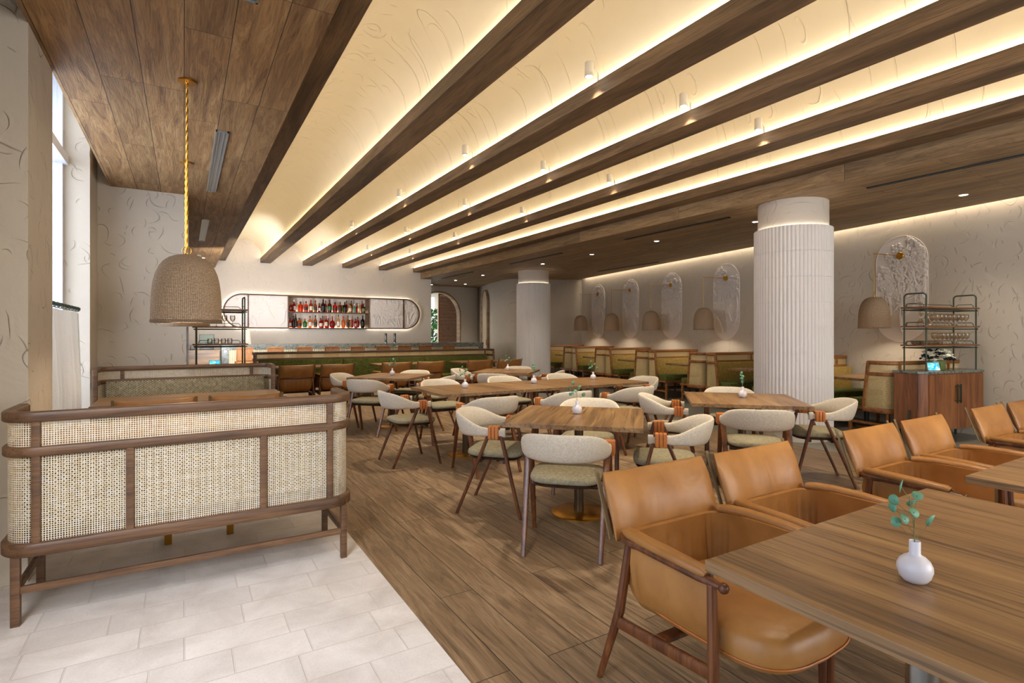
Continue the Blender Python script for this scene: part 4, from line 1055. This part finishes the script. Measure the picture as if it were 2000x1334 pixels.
def stool_fn():
    root = thing('bar_stool', (0, 0, 0), 0, 'x', 'bar stool')
    for sx in (-1, 1):
        m = MB(); m.bar((.20 * sx, -.20, 0), (.165 * sx, -.175, .70), .026, .03); m.bar((.165 * sx, -.175, .70), (.165 * sx, -.235, 1.06), .024, .03, .018, .022); m.build('leg', 'booth_wood_r', root)
        m = MB(); m.bar((.20 * sx, .20, 0), (.165 * sx, .17, .72), .026, .03); m.build('leg', 'booth_wood_r', root)
    m = MB(); m.box(-.18, .18, -.18, .18, .70, .735, bev=.012); m.build('seat', 'cane_solid', root)
    m = MB()
    rings = [[m.bm.verts.new((x, -.180 - .05 * t, .74 + .31 * t)) for x in (-.155, .155)] for t in (0, 1)]
    f = m.bm.faces.new([rings[0][0], rings[0][1], rings[1][1], rings[1][0]])
    for lp, uv in zip(f.loops, ((0, 0), (.31, 0), (.31, .31), (0, .31))): lp[m.uv].uv = uv
    o = m.build('woven_back', 'cane_brown', root)
    m = MB(); m.bar((-.165, -.234, 1.05), (.165, -.234, 1.05), .022, .026); m.bar((-.165, -.186, .775), (.165, -.186, .775), .022, .026); m.build('back_rail', 'booth_wood_r', root)
    m = MB(); m.bar((-.19, .19, .28), (.19, .19, .28), .02, .028); m.bar((-.19, -.19, .34), (.19, -.19, .34), .02, .028)
    m.bar((-.195, -.19, .22), (-.195, .19, .22), .02, .028); m.bar((.195, -.19, .22), (.195, .19, .22), .02, .028); m.build('footrest', 'booth_wood_r', root); return root
M['cane_solid'] = fabric('woven_seat', '#8a5a30', '#b98552', 90)
ST = Proto(stool_fn); on = ['first', 'second', 'third', 'fourth', 'fifth', 'sixth', 'seventh', 'eighth', 'ninth']
for i, x in enumerate((1.17, 1.81, 2.45, 3.08, 3.71, 4.365, 4.93, 5.51, 6.19)):
    ST.put((x, 13.80, 0), 0, 'woven leather bar stool at the counter, %s from the left' % on[i], 'bar stools')
# --- back bar frame
fr = thing('back_bar_frame', (3.59, 16.14, 1.975), 0, 'long rounded walnut frame with white relief panels and lit bottle shelves on the bar wall', 'wall shelf')
FW, FH = 5.42, .90
pts = [(x, z) for x, z in [((FW / 2 - FH / 2) + FH / 2 * math.cos(a), FH / 2 * math.sin(a)) for a in [R(90) - math.pi * i / 28 for i in range(29)]]] + [(-(FW / 2 - FH / 2) - FH / 2 * math.cos(a), FH / 2 * math.sin(a)) for a in [R(-90) + math.pi * i / 28 for i in range(29)]]
m = MB(); m.sweep([(x, -.09, z) for x, z in pts], rrect(.035, .10, .006, 1), closed=True, up=Vector((0, 1, 0))); m.build('rim', 'booth_wood', fr, angle=60)
m = MB()
for x in (NX0 - 3.59 - .015, NX1 - 3.59 + .015, 5.79 - 3.59, 1.46 - 3.59): m.box(x - .016, x + .016, -.135, -.05 if abs(x) > 1.5 else .20, -.44, .44)
for z in (-.445, 0, .43): m.box(NX0 - 3.59, NX1 - 3.59, -.13, .21, z - .013, z + .013)
m.build('shelf_board', 'booth_wood', fr, smooth=False)
m = MB(); inner = [(x * .995, z * .98) for x, z in pts]
def backpanel(x0, x1):
    q = []
    zz = lambda x: (FH / 2 - .01) if abs(x) < FW / 2 - FH / 2 else math.sqrt(max(0, (FH / 2 - .01) ** 2 - (abs(x) - (FW / 2 - FH / 2)) ** 2))
    xs = [x0 + (x1 - x0) * i / 24 for i in range(25)]
    t = [m.bm.verts.new((x, -.085, zz(x))) for x in xs]; b = [m.bm.verts.new((x, -.085, -zz(x))) for x in xs]
    for i in range(24):
        if len({t[i].co.to_tuple(4), b[i].co.to_tuple(4)}) < 2 or (t[i + 1].co - b[i + 1].co).length < 1e-5: 
            continue
        m.bm.faces.new([b[i], b[i + 1], t[i + 1], t[i]])
backpanel(-FW / 2 + .015, NX0 - 3.59 - .03); m.build('relief_board', 'relief_white', fr, smooth=False)
m = MB(); backpanel(NX1 - 3.59 + .03, FW / 2 - .015); m.build('relief_board', 'relief_white', fr, smooth=False)
rnd = random.Random(3); m = MB()
insb = lambda x, z: abs(z) < .40 and (abs(x) < FW / 2 - .45 or math.hypot(abs(x) - (FW / 2 - .45), z) < .40) and (x < NX0 - 3.66 or x > NX1 - 3.52)
relief(m, insb, -2.6, NX0 - 3.68, -.42, .1, rnd, 20, -.094, .9, 2.8); relief(m, insb, NX1 - 3.5, 2.6, -.42, .1, rnd, 20, -.094, .9, 2.8)
m.build('plant_relief', 'relief_white', fr)
m = MB(); m.sweep([(x * .996, -.045, z * .98) for x, z in pts], rrect(.014, .014, .002, 1), closed=True, up=Vector((0, 1, 0))); m.build('halo_light', 'halo', fr)
m = MB()
for z in (-.43, .016): m.box(NX0 - 3.57, NX1 - 3.61, .17, .18, z, z + .008)
m.build('shelf_light', 'shelf_led', fr, smooth=False)
# --- bottles
BC = {}
def bmat(h):
    if h not in BC:
        m = NT('bottle_' + h.strip('#')); c = lin(h)
        m.b.inputs['Base Color'].default_value = c; m.b.inputs['Roughness'].default_value = .12; m.b.inputs['Coat Weight'].default_value = .6
        tr = m.add('ShaderNodeBsdfTransparent'); tr.inputs[0].default_value = tuple(min(1, v * 1.5) for v in c[:3]) + (1,)
        tl = m.add('ShaderNodeBsdfTranslucent'); tl.inputs[0].default_value = c
        a = m.add('ShaderNodeMixShader'); a.inputs[0].default_value = .5; m.link(m.b.outputs[0], a.inputs[1]); m.link(tl.outputs[0], a.inputs[2])
        b = m.add('ShaderNodeMixShader'); b.inputs[0].default_value = .35; m.link(a.outputs[0], b.inputs[1]); m.link(tr.outputs[0], b.inputs[2]); m.link(b.outputs[0], m.out.inputs[0])
        BC[h] = m.m
    return BC[h]
LC = {'dark': '#3a2a22', 'white': '#e8e4de', 'cream': '#ddd0b4', 'black': '#151312', 'green': '#2f6a34', 'teal': '#4f8f86', 'olive': '#7c7a52', 'grey': '#8c8880', 'red': '#a81c1c', 'brown': '#7a4a26'}
for k_, v_ in LC.items(): M['lab_' + k_] = plain('label_' + k_, v_, .5)
def bottle(x, w, h, sh, col, cap, lab, y, z, label, grp):
    root = thing('bottle', (x, y, z), 0, label, 'bottle', grp)
    r = w / 2 * (.9 if sh != 'q' else .86); P = {'s': [(0, 0), (r * .95, 0), (r, .01), (r, h * .52), (r * .9, h * .60), (r * .42, h * .70), (r * .34, h * .76), (r * .34, h * .93)],
         'q': [(0, 0), (r * 1.1, 0), (r * 1.12, .01), (r * 1.12, h * .60), (r * .95, h * .68), (r * .40, h * .72), (r * .34, h * .76), (r * .34, h * .90)],
         'r': [(0, 0), (r * .7, 0), (r * .98, h * .14), (r * 1.05, h * .28), (r * .95, h * .44), (r * .6, h * .56), (r * .25, h * .63), (r * .2, h * .70), (r * .2, h * .86)],
         'w': [(0, 0), (r * .95, 0), (r, .01), (r, h * .6), (r * .8, h * .68), (r * .4, h * .75), (r * .36, h * .95)]}[sh]
    seg = 8 if sh == 'q' else 18
    m = MB(); m.lathe(P, seg); m.build('glass', bmat(col), root, angle=50)
    rc_ = P[-1][0] + .003; m = MB(); m.lathe([(rc_, P[-1][1] - h * .08), (rc_, h), (0, h)], 12); m.build('cap', 'lab_' + cap, root)
    if lab:
        z0, z1 = (.14, .46) if sh != 'r' else (.2, .36); rr = r * (1.13 if sh == 'q' else 1.06) + .001
        m = MB(); rings = [[m.bm.verts.new((rr * math.cos(a), rr * math.sin(a), h * zz)) for a in [R(200) + R(140) * i / 10 for i in range(11)]] for zz in (z0, z1)]
        m.skin(rings, wrap=False, cap=False); m.build('label', 'lab_' + lab, root)
UP = [(2.565, 0.137, 0.302, 'r', '#9b1a12', 'brown', 'dark', 'squat red-brown'), (2.644, 0.098, 0.332, 's', '#b01616', 'white', 'white', 'tall red with white neck label'), (2.755, 0.058, 0.29, 's', '#e9dfc4', 'white', '', 'slim clear bottle behind'), (2.817, 0.142, 0.287, 'q', '#d8501c', 'black', '', 'square orange'), (2.966, 0.109, 0.299, 'q', '#dd4c17', 'black', 'black', 'orange with black label'), (3.097, 0.117, 0.349, 's', '#b8521d', 'red', 'cream', 'amber with red capsule'), (3.224, 0.091, 0.326, 's', '#b5651d', 'black', 'black', 'amber with black label'), (3.328, 0.086, 0.258, 's', '#a32415', 'black', 'white', 'small red with white label'), (3.436, 0.127, 0.373, 's', '#2a0f0c', 'black', 'black', 'very dark with black label'), (3.505, 0.086, 0.341, 's', '#b02020', 'red', 'white', 'red with white label and red cap'), (3.617, 0.122, 0.365, 's', '#6e1b14', 'black', 'green', 'dark with green label'), (3.77, 0.142, 0.296, 'q', '#d82a1c', 'black', 'dark', 'bright red square'), (3.916, 0.105, 0.304, 'q', '#9c2f12', 'black', 'black', 'amber square with dark label'), (3.981, 0.045, 0.226, 's', '#8fce1d', 'green', '', 'slim lime green'), (4.053, 0.13, 0.31, 'q', '#40160c', 'black', 'black', 'dark square with black label'), (4.102, 0.079, 0.357, 's', '#c02018', 'black', '', 'tall red at the back'), (4.205, 0.097, 0.273, 'q', '#cbb68a', 'black', 'cream', 'pale with cream label'), (4.246, 0.088, 0.365, 's', '#a8481a', 'black', '', 'tall amber at the back'), (4.335, 0.095, 0.252, 's', '#7fb0a0', 'white', 'teal', 'pale teal'), (4.407, 0.076, 0.298, 's', '#b51d28', 'black', '', 'red behind the pale ones'), (4.465, 0.086, 0.26, 's', '#e6cf7d', 'white', 'cream', 'pale yellow'), (4.564, 0.084, 0.369, 's', '#b3151d', 'red', '', 'tall red with red cap'), (4.604, 0.111, 0.28, 's', '#4d4a34', 'black', 'olive', 'short dark olive')]
LO = [(2.538, 0.103, 0.27, 'q', '#c22a1a', 'black', 'grey', 'red with grey label at the left end'), (2.633, 0.104, 0.332, 's', '#6b2414', 'black', 'black', 'dark amber'), (2.687, 0.066, 0.381, 'w', '#17150f', 'black', '', 'black wine style'), (2.783, 0.13, 0.27, 'q', '#c96a1d', 'black', 'dark', 'amber square with dark label'), (2.934, 0.122, 0.248, 's', '#2c8a2a', 'red', 'green', 'green'), (3.073, 0.102, 0.334, 's', '#d88a2c', 'black', 'white', 'amber with white label'), (3.22, 0.1, 0.347, 's', '#b8661f', 'black', 'black', 'amber with black label'), (3.37, 0.109, 0.275, 'q', '#bb2015', 'black', 'white', 'red with white label'), (3.419, 0.077, 0.343, 's', '#a84c18', 'black', '', 'tall amber at the back'), (3.519, 0.098, 0.342, 's', '#c21c22', 'red', 'cream', 'red with cream label and red cap'), (3.571, 0.065, 0.277, 's', '#9c1a16', 'black', '', 'small red at the back'), (3.695, 0.176, 0.336, 'r', '#b8141c', 'red', 'dark', 'wide round red decanter-like'), (3.868, 0.099, 0.379, 's', '#d9b877', 'green', 'white', 'pale amber with green cap'), (4.008, 0.115, 0.34, 's', '#dd8a4c', 'red', '', 'pale orange'), (4.144, 0.091, 0.358, 's', '#a86a24', 'black', 'black', 'amber with black neck'), (4.195, 0.112, 0.228, 'q', '#d6c49a', 'black', 'cream', 'short pale with cream label'), (4.266, 0.076, 0.359, 's', '#b8202a', 'brown', '', 'tall red with tan cap'), (4.373, 0.101, 0.275, 'q', '#b8181a', 'black', 'white', 'red with white label near the right end'), (4.432, 0.101, 0.327, 's', '#a8141c', 'black', '', 'deep red with black cap'), (4.58, 0.123, 0.372, 's', '#14100d', 'black', 'black', 'black at the right end')]
for L_, z, nm in ((UP, 1.989, 'upper'), (LO, 1.545, 'lower')):
    for i, (x, w, h, sh, col, cap, lab, ds) in enumerate(L_):
        y = 16.26 if ('back' in ds or 'behind' in ds) else (16.08, 16.19)[i % 2]
        bottle(x * y / 16.22, w, h, sh, col, cap, lab, y, z, '%s bottle on the %s back bar shelf' % (ds, nm), 'spirit bottles on the %s shelf' % nm)
# --- till station left of the bar
t = thing('till_cabinet', (.38, 14.3, 0), 0, 'brown wooden host cabinet at the left end of the bar', 'cabinet')
m = MB(); m.box(-.31, .31, -.28, .28, .06, .97, bev=.004); m.build('body', 'table', t, smooth=False); m = MB(); m.box(-.32, .32, -.29, .29, .97, 1.0, bev=.003); m.build('top', 'table', t, smooth=False)
m = MB(); m.box(-.27, .27, -.24, .24, 0, .06); m.build('plinth', 'dark_wood', t, smooth=False)
t = thing('till_monitor', (.44, 14.25, 1.0), 0, 'dark till screen on its stand on the brown cabinet', 'monitor')
m = MB(); m.box(-.14, .14, -.09, .09, 0, .05, bev=.006); m.box(-.03, .03, -.03, .03, .05, .18); m.build('stand', 'black', t)
m = MB(); m.box(-.15, .15, -.03, .02, .15, .355, bev=.006); m.build('casing', 'black', t); m = MB(); m.box(-.135, .135, -.033, -.029, .17, .345); m.build('display', 'green_metal', t, smooth=False)
m = MB(); m.box(.0, .09, 0, .10, 0, .11, bev=.006); m.xf(Matrix.Translation((-.045, -.05, 0))); o = m.build('receipt_printer', 'black'); o.location = (.15, 14.2, 1.0); tag(o, 'small black receipt printer left of the till screen', 'printer')
m = MB()
rings = [[m.bm.verts.new((w_ * math.cos(a) , .012 * math.sin(a), z)) for a in [2 * math.pi * k / 16 for k in range(16)]] for z, w_ in ((0, .085), (.1, .075), (.25, .06), (.36, .05), (.38, .02))]
m.skin(rings); o = m.build('beige_towel', 'linen'); o.location = (1.33, 14.75, 1.11); tag(o, 'beige cloth standing on the counter by the left end of the relief', 'cloth')

# ================================================================== STATIONS WITH SHELVES
M['shelf_wood'] = wood('shelf_walnut', '#54331c', '#7d4f2e', '#94643c', 'x', .4, 1.2, .0003, .4)
def shelf_unit(loc, rz, w, dd, label):
    root = thing('shelf_unit', loc, rz, label, 'shelf unit', 'green metal shelf units')
    for sx in (-1, 1):
        x = sx * w / 2; m = MB()
        pts = [(x, -dd / 2, 0), (x, -dd / 2, .94)] + [(x, -dd / 2 + .04 * (1 - math.cos(a)), .935 + .04 * math.sin(a)) for a in (R(30), R(60), R(90))] + [(x, dd / 2 - .04 * (1 - math.sin(a)), .935 + .04 * math.cos(a)) for a in (R(0), R(30), R(60))] + [(x, dd / 2, .94), (x, dd / 2, 0)]
        m.tube(pts, .0095, 8, up=Vector((1, 0, 0))); m.build('upright', 'green_metal', root)
    for z in (.31, .55, .79):
        m = MB(); m.box(-w / 2 - .045, w / 2 + .045, -dd / 2 - .02, dd / 2 + .02, z, z + .018, bev=.003); s_ = m.build('shelf', 'shelf_wood', root)
        m = MB()
        for sy in (-1, 1): m.tube([(-w / 2 - .03, sy * dd / 2, z - .022), (w / 2 + .03, sy * dd / 2, z - .022)], .008, 6)
        for sx in (-1, 1): m.tube([(sx * w / 2, -dd / 2 - .02, z - .022), (sx * w / 2, dd / 2 + .02, z - .022)], .008, 6)
        m.build('support_bar', 'green_metal', s_)
        m = MB()
        def rail(a, b, ax):
            hh = z + .062; q = .02
            if ax == 'x': pts = [(a, dd / 2, z + .018), (a, dd / 2, hh - q), (a + q, dd / 2, hh), (b - q, dd / 2, hh), (b, dd / 2, hh - q), (b, dd / 2, z + .018)]
            else: pts = [(ax, a, z + .018), (ax, a, hh - q), (ax, a + q, hh), (ax, b - q, hh), (ax, b, hh - q), (ax, b, z + .018)]
            m.tube(pts, .0045, 6, up=Vector((0, 1, 0)) if ax == 'x' else Vector((1, 0, 0)))
        rail(-w / 2 + .03, w / 2 - .03, 'x'); rail(-dd / 2 + .03, dd / 2 - .03, w / 2); rail(-dd / 2 + .03, dd / 2 - .03, -w / 2)
        m.build('guard_rail', 'green_metal', s_)
    return root
def sideboard(loc, rz, w, dd, label, front=True):
    root = thing('sideboard', loc, rz, label, 'sideboard', 'walnut sideboards'); ch = .07
    a, b = w / 2, dd / 2
    def poly(e): return [(-a - e, b + e), (-a - e, -b + ch), (-a + ch, -b - e), (a - ch, -b - e), (a + e, -b + ch), (a + e, b + e)]
    m = MB(); m.prism(poly(0), .17, .875); m.build('carcass', 'cab_wood', root, smooth=False)
    m = MB(); m.prism(poly(.015), .877, .907, bev=.003); m.build('marble_top', 'marble', root, smooth=False)
    for sx in (-1, 1):
        d0, d1 = sorted((sx * .003, sx * (a - ch - .01)))
        m = MB(); m.box(d0, d1, -b - .012, -b + .001, .18, .865, bev=.002); dr = m.build('door', 'cab_wood', root, smooth=False)
        m = MB(); m.box(sx * .035 - .008, sx * .035 + .008, -b - .045, -b - .03, .50, .74, bev=.003)
        for z in (.53, .71): m.box(sx * .035 - .005, sx * .035 + .005, -b - .034, -b - .011, z - .005, z + .005)
        m.build('handle', 'green_metal', dr)
    m = MB(); m.box(-a - .02, -a - .008, -.02, .0, .30, .42); m.build('side_handle', 'green_metal', root, smooth=False)
    for x, y in ((-a + .02, b - .02), (a - .02, b - .02), (-a + .08, -b + .0), (a - .08, -b + .0)):
        m = MB(); m.box(x - .010, x + .010, y - .010, y + .010, 0, .172); m.build('leg', 'green_metal', root, smooth=False)
    return root
c = WP(-.80, .50); sideboard((c[0], c[1], 0), -WA, 1.26, .36, 'walnut sideboard with a marble top and two doors beside the right wall')
shelf_unit((c[0], c[1], .907), -WA, 1.02, .26, 'green metal shelf unit with wooden shelves and wine glasses, standing on the sideboard')
def L2W(cx, cy, rz, x, y): return (cx + x * math.cos(rz) - y * math.sin(rz), cy + x * math.sin(rz) + y * math.cos(rz))
def wineglass_fn():
    root = thing('wine_glass', (0, 0, 0), 0, 'x', 'glass')
    P = [(.0, .003), (.033, 0), (.033, .002), (.006, .006), (.0035, .012), (.0035, .062), (.008, .070), (.026, .088), (.034, .112), (.033, .135), (.029, .155)]
    m = MB(); m.lathe(P, 16); m.build('bowl_and_stem', 'glass_amber', root, angle=80); o = kids(root)[0]; return root
def wineglass_fn():
    P = [(.0, .003), (.033, 0), (.033, .002), (.006, .006), (.0035, .012), (.0035, .062), (.008, .070), (.026, .088), (.034, .112), (.033, .135), (.029, .155)]
    m = MB(); m.lathe(P, 16); return tag(m.build('wine_glass', 'glass_amber', angle=80), 'x', 'glass')
WG = Proto(wineglass_fn)
rowl = ('front row', 'back row')
cols = ['first', 'second', 'third', 'fourth', 'fifth', 'sixth', 'seventh', 'eighth']
for zi, zz, xs in (('middle', .907 + .568, [-.19 + .088 * i for i in range(8)]), ('lowest', .907 + .328, [-.06 + .083 * i for i in range(7)])):
    for j, yy in enumerate((-.06, .06)):
        for i, x in enumerate(xs):
            p = L2W(c[0], c[1], -WA, x + j * .03, yy)
            WG.put((p[0], p[1], zz), 0, 'stemmed glass on the %s right hand shelf, %s in the %s' % (zi, cols[i], rowl[j]), 'stemmed glasses on the %s shelf' % zi)
def carafe_fn():
    m = MB(); m.lathe([(0, .004), (.055, 0), (.058, .01), (.045, .05), (.02, .085), (.018, .12), (.032, .16)], 18); return tag(m.build('carafe', 'glass_amber', angle=80), 'x', 'carafe')
CF = Proto(carafe_fn)
for x, lb in ((-.42, 'left glass carafe on the middle right hand shelf'), (-.29, 'right glass carafe on the middle right hand shelf')):
    p = L2W(c[0], c[1], -WA, x, -.02); CF.put((p[0], p[1], .907 + .568), 0, lb, 'carafes')
def bowl_fn():
    m = MB(); m.lathe([(0, .004), (.02, 0), (.036, .018), (.042, .04), (.039, .04), (.033, .02), (0, .008)], 16); return tag(m.build('small_bowl', 'glass_amber', angle=80), 'x', 'bowl')
BW_ = Proto(bowl_fn)
for i in range(4):
    for j in range(2):
        p = L2W(c[0], c[1], -WA, -.42 + .095 * i, -.06 + .12 * j); BW_.put((p[0], p[1], .907 + .328), 0, 'small glass bowl on the lowest right hand shelf, %s in the %s' % (cols[i], rowl[j]), 'small bowls')
def tablet(loc, rz, label):
    t = thing('tablet', loc, rz, label, 'tablet', 'tablets'); k = Matrix.Translation((0, 0, .004)) @ Matrix.Rotation(R(-22), 4, 'X')
    m = MB(); m.box(-.07, .07, -.004, .004, 0, .105, bev=.003); m.xf(k); m.build('casing', 'white_metal', t)
    m = MB(); m.box(-.063, .063, -.0055, -.004, .007, .098); m.xf(k); m.build('display', 'screen', t, smooth=False)
    m = MB(); m.bar((0, .045, .08), (0, .10, .002), .05, .006); m.build('stand', 'white_metal', t)
p = L2W(c[0], c[1], -WA, -.30, -.10); tablet((p[0], p[1], .907), R(-40), 'small tablet with a glowing blue screen on the right hand sideboard')
p = L2W(c[0], c[1], -WA, -.08, .0)
t = thing('flower_vase', (p[0], p[1], .907), 0, 'square green glass vase on the right hand sideboard', 'vase')
m = MB(); m.box(-.075, .075, -.075, .075, 0, .13, bev=.008)
M['vase_green'] = plain('vase_green_glass', '#66783e', .15)
m.build('glass_body', 'vase_green', t)
b = thing('flower_bouquet', (p[0], p[1], 1.037), 0, 'round bouquet of white and black flowers in the square vase', 'flowers')
rnd = random.Random(9); M['petal_w'] = plain('white_petals', '#ece9cf', .6); M['petal_k'] = plain('dark_petals', '#14151b', .6)
spots_ = []
for i in range(44):
    z = rnd.uniform(-.15, .97); a = i * 2.399; rr = math.sqrt(1 - z * z); spots_.append((rr * .15 * math.cos(a), rr * .15 * math.sin(a), .020 + z * .115))
def flower(m, cpt, r, rnd):
    for k in range(11):
        a = k * 2.399; rr = r * math.sqrt(k / 11); q = Matrix.Translation((cpt[0] + rr * math.cos(a) * .8, cpt[1] + rr * math.sin(a) * .8, cpt[2] + (r - rr) * .5)) @ Matrix.Rotation(rnd.uniform(0, 6), 4, 'Z') @ Matrix.Rotation(rnd.uniform(.2, 1.2), 4, 'X') @ Matrix.Diagonal((r * .55, r * .42, r * .16, 1))
        bmesh.ops.create_icosphere(m.bm, subdivisions=1, radius=1, matrix=q)
for i, s_ in enumerate(spots_):
    m = MB(); flower(m, s_, .040, rnd); m.build('flower', 'petal_k' if i % 5 in (0, 2) else 'petal_w', b)
# left station, behind the patterned bench
sideboard((.49, 8.55, 0), 0, .86, .42, 'walnut sideboard behind the patterned bench at the left, mostly hidden')
shelf_unit((.43, 8.55, .907), 0, .58, .34, 'green metal shelf unit with tumblers behind the hanging lamp at the left')
tablet((.36, 8.42, .907), R(8), 'small tablet with a blue screen behind the patterned bench at the left')
def tumbler_fn():
    m = MB(); m.lathe([(0, .006), (.026, 0), (.030, .01), (.033, .04), (.028, .075)], 16); return tag(m.build('tumbler', 'glass', angle=80), 'x', 'glass')
TU = Proto(tumbler_fn)
for i in range(4): TU.put((.30 + .082 * i, 8.50 + .04 * (i % 2), .907 + .328), 0, 'clear tumbler on the lowest left hand shelf, %s from the left' % cols[i], 'tumblers on the left shelf')
WG2 = Proto(lambda: (lambda o: (o.data.materials.clear(), o.data.materials.append(M['glass']), tag(o, 'x', 'glass'))[2])(wineglass_fn()))
for i in range(4): WG2.put((.28 + .10 * i, 8.52, .907 + .568), 0, 'clear wine glass on the middle left hand shelf, %s from the left' % cols[i], 'wine glasses on the left shelf')

# ================================================================== CURTAIN, SCREEN, PLANT
M['curtain'] = NT('sheer_curtain').m
def _cur():
    m = NT('sheer_linen_curtain'); v = m.coord(kind='Object', scale=(1, 200, 200)); n = m.noise(v, 1, 2)
    c = m.ramp(n, [(.3, lin('#b3a896')), (.7, lin('#c6bcae'))]); m.b.inputs['Roughness'].default_value = .9; m.link(c, m.b.inputs['Base Color'])
    tl = m.add('ShaderNodeBsdfTranslucent'); m.link(c, tl.inputs[0]); mx = m.add('ShaderNodeMixShader'); mx.inputs[0].default_value = .2
    m.link(m.b.outputs[0], mx.inputs[1]); m.link(tl.outputs[0], mx.inputs[2]); m.link(mx.outputs[0], m.out.inputs[0]); return m.m
M['curtain'] = _cur()
t = thing('cafe_curtain', (-.92, 5.9, 0), 0, 'pleated pale linen half curtain hanging in the left window', 'curtain')
m = MB(); n = 150; rings = []
for zi in range(15):
    z = 1.585 - (1.585 - .03) * zi / 14; tt = zi / 14; r_ = []
    for i in range(n + 1):
        s_ = i / n; y = -1.22 + 2.30 * s_; amp = .014 + .040 * min(1, tt * 2.2)
        r_.append(m.bm.verts.new((amp * math.sin(s_ * 2 * math.pi * 13 + .8 * math.sin(s_ * 9)) + .01 * math.sin(s_ * 31 + tt * 2), y + .015 * tt * math.sin(s_ * 40), z)))
    rings.append(r_)
m.skin(rings, wrap=False, cap=False); o = m.build('cloth', 'curtain', t, angle=80)
m = MB(); m.tube([(0, -1.28, 1.625), (0, 1.06, 1.625)], .014, 10); m.blob((0, 1.07, 1.625), .02, 2); m.build('rod', 'green_metal', t)
for i in range(14):
    m = MB(); y = -1.18 + .168 * i; m.tube([(.022 * math.cos(a), y, 1.620 + .022 * math.sin(a)) for a in [2 * math.pi * k / 16 for k in range(16)]], .004, 6, closed=True, up=Vector((0, 1, 0))); m.build('ring', 'green_metal', t)
# louvred screen beyond the arch
t = thing('louvred_screen', (8.62, 18.95, 0), 0, 'brown slatted screen beyond the arched opening', 'screen')
m = MB()
for x in (-.38, .38): m.box(x - .025, x + .025, -.02, .02, 0, 2.86)
for z in (.02, 2.82): m.box(-.38, .38, -.02, .02, z, z + .05)
m.build('frame', 'booth_wood_r', t, smooth=False)
for i in range(49):
    z = .09 + .0556 * i; m = MB(); m.box(-.36, .36, -.014, .014, -.018, .018); m.xf(Matrix.Translation((0, 0, z)) @ Matrix.Rotation(R(-12), 4, 'X')); m.build('slat', 'cab_wood', t, smooth=False)
t = thing('potted_tree', (8.62, 20.4, 0), 0, 'green leafy tree in the light beyond the arched opening', 'plant')
m = MB(); m.lathe([(0, 0), (.16, 0), (.21, .36), (.19, .36), (.17, .32), (0, .32)], 24); m.build('pot', 'white_gloss', t)
m = MB(); m.tube([(0, 0, .3), (.03, .02, .9), (-.02, 0, 1.5), (.03, 0, 2.0)], .02, 7)
for k in range(7): a = k * 2.4; z = .8 + k * .17; m.tube([(0, 0, z), (.18 * math.cos(a), .18 * math.sin(a), z + .15), (.32 * math.cos(a), .32 * math.sin(a), z + .2)], .007, 5)
m.build('trunk', 'dark_wood', t)
m = MB(); rnd = random.Random(11)
for k in range(300):
    a = rnd.uniform(0, 6.28); z = rnd.uniform(.65, 2.25); rr = rnd.uniform(.05, .46) * (1 - abs(z - 1.4) / 1.7); L = rnd.uniform(.11, .18)
    q = Matrix.Translation((rr * math.cos(a), rr * math.sin(a), z)) @ Matrix.Rotation(a, 4, 'Z') @ Matrix.Rotation(rnd.uniform(-.9, .5), 4, 'Y') @ Matrix.Rotation(rnd.uniform(-.6, .6), 4, 'X')
    vs = [m.bm.verts.new(q @ Vector(pv)) for pv in ((0, 0, 0), (L * .35, L * .38, .01), (L, L * .3, 0), (L * 1.5, 0, -.015), (L, -L * .3, 0), (L * .35, -L * .38, .01))]
    m.bm.faces.new(vs)
m.build('foliage', 'leaf_dark', t)
sbox('wall_back', 'plaster', 9.35, 9.5, 18.36, 22, 0, 3.3)
sbox('wall_back', 'plaster', 8.46, 9.36, 19.5, 19.6, 0, 2.95)  # backdrop added behind the slats to block the bright background
sbox('ceiling', 'plaster', 6.6, 9.5, 18.36, 22, 2.95, 3.05)
area('daylight_arch', (8.0, 21.6, 1.6), (R(90), 0, R(180)), 2.4, 2.4, 5, DAY)
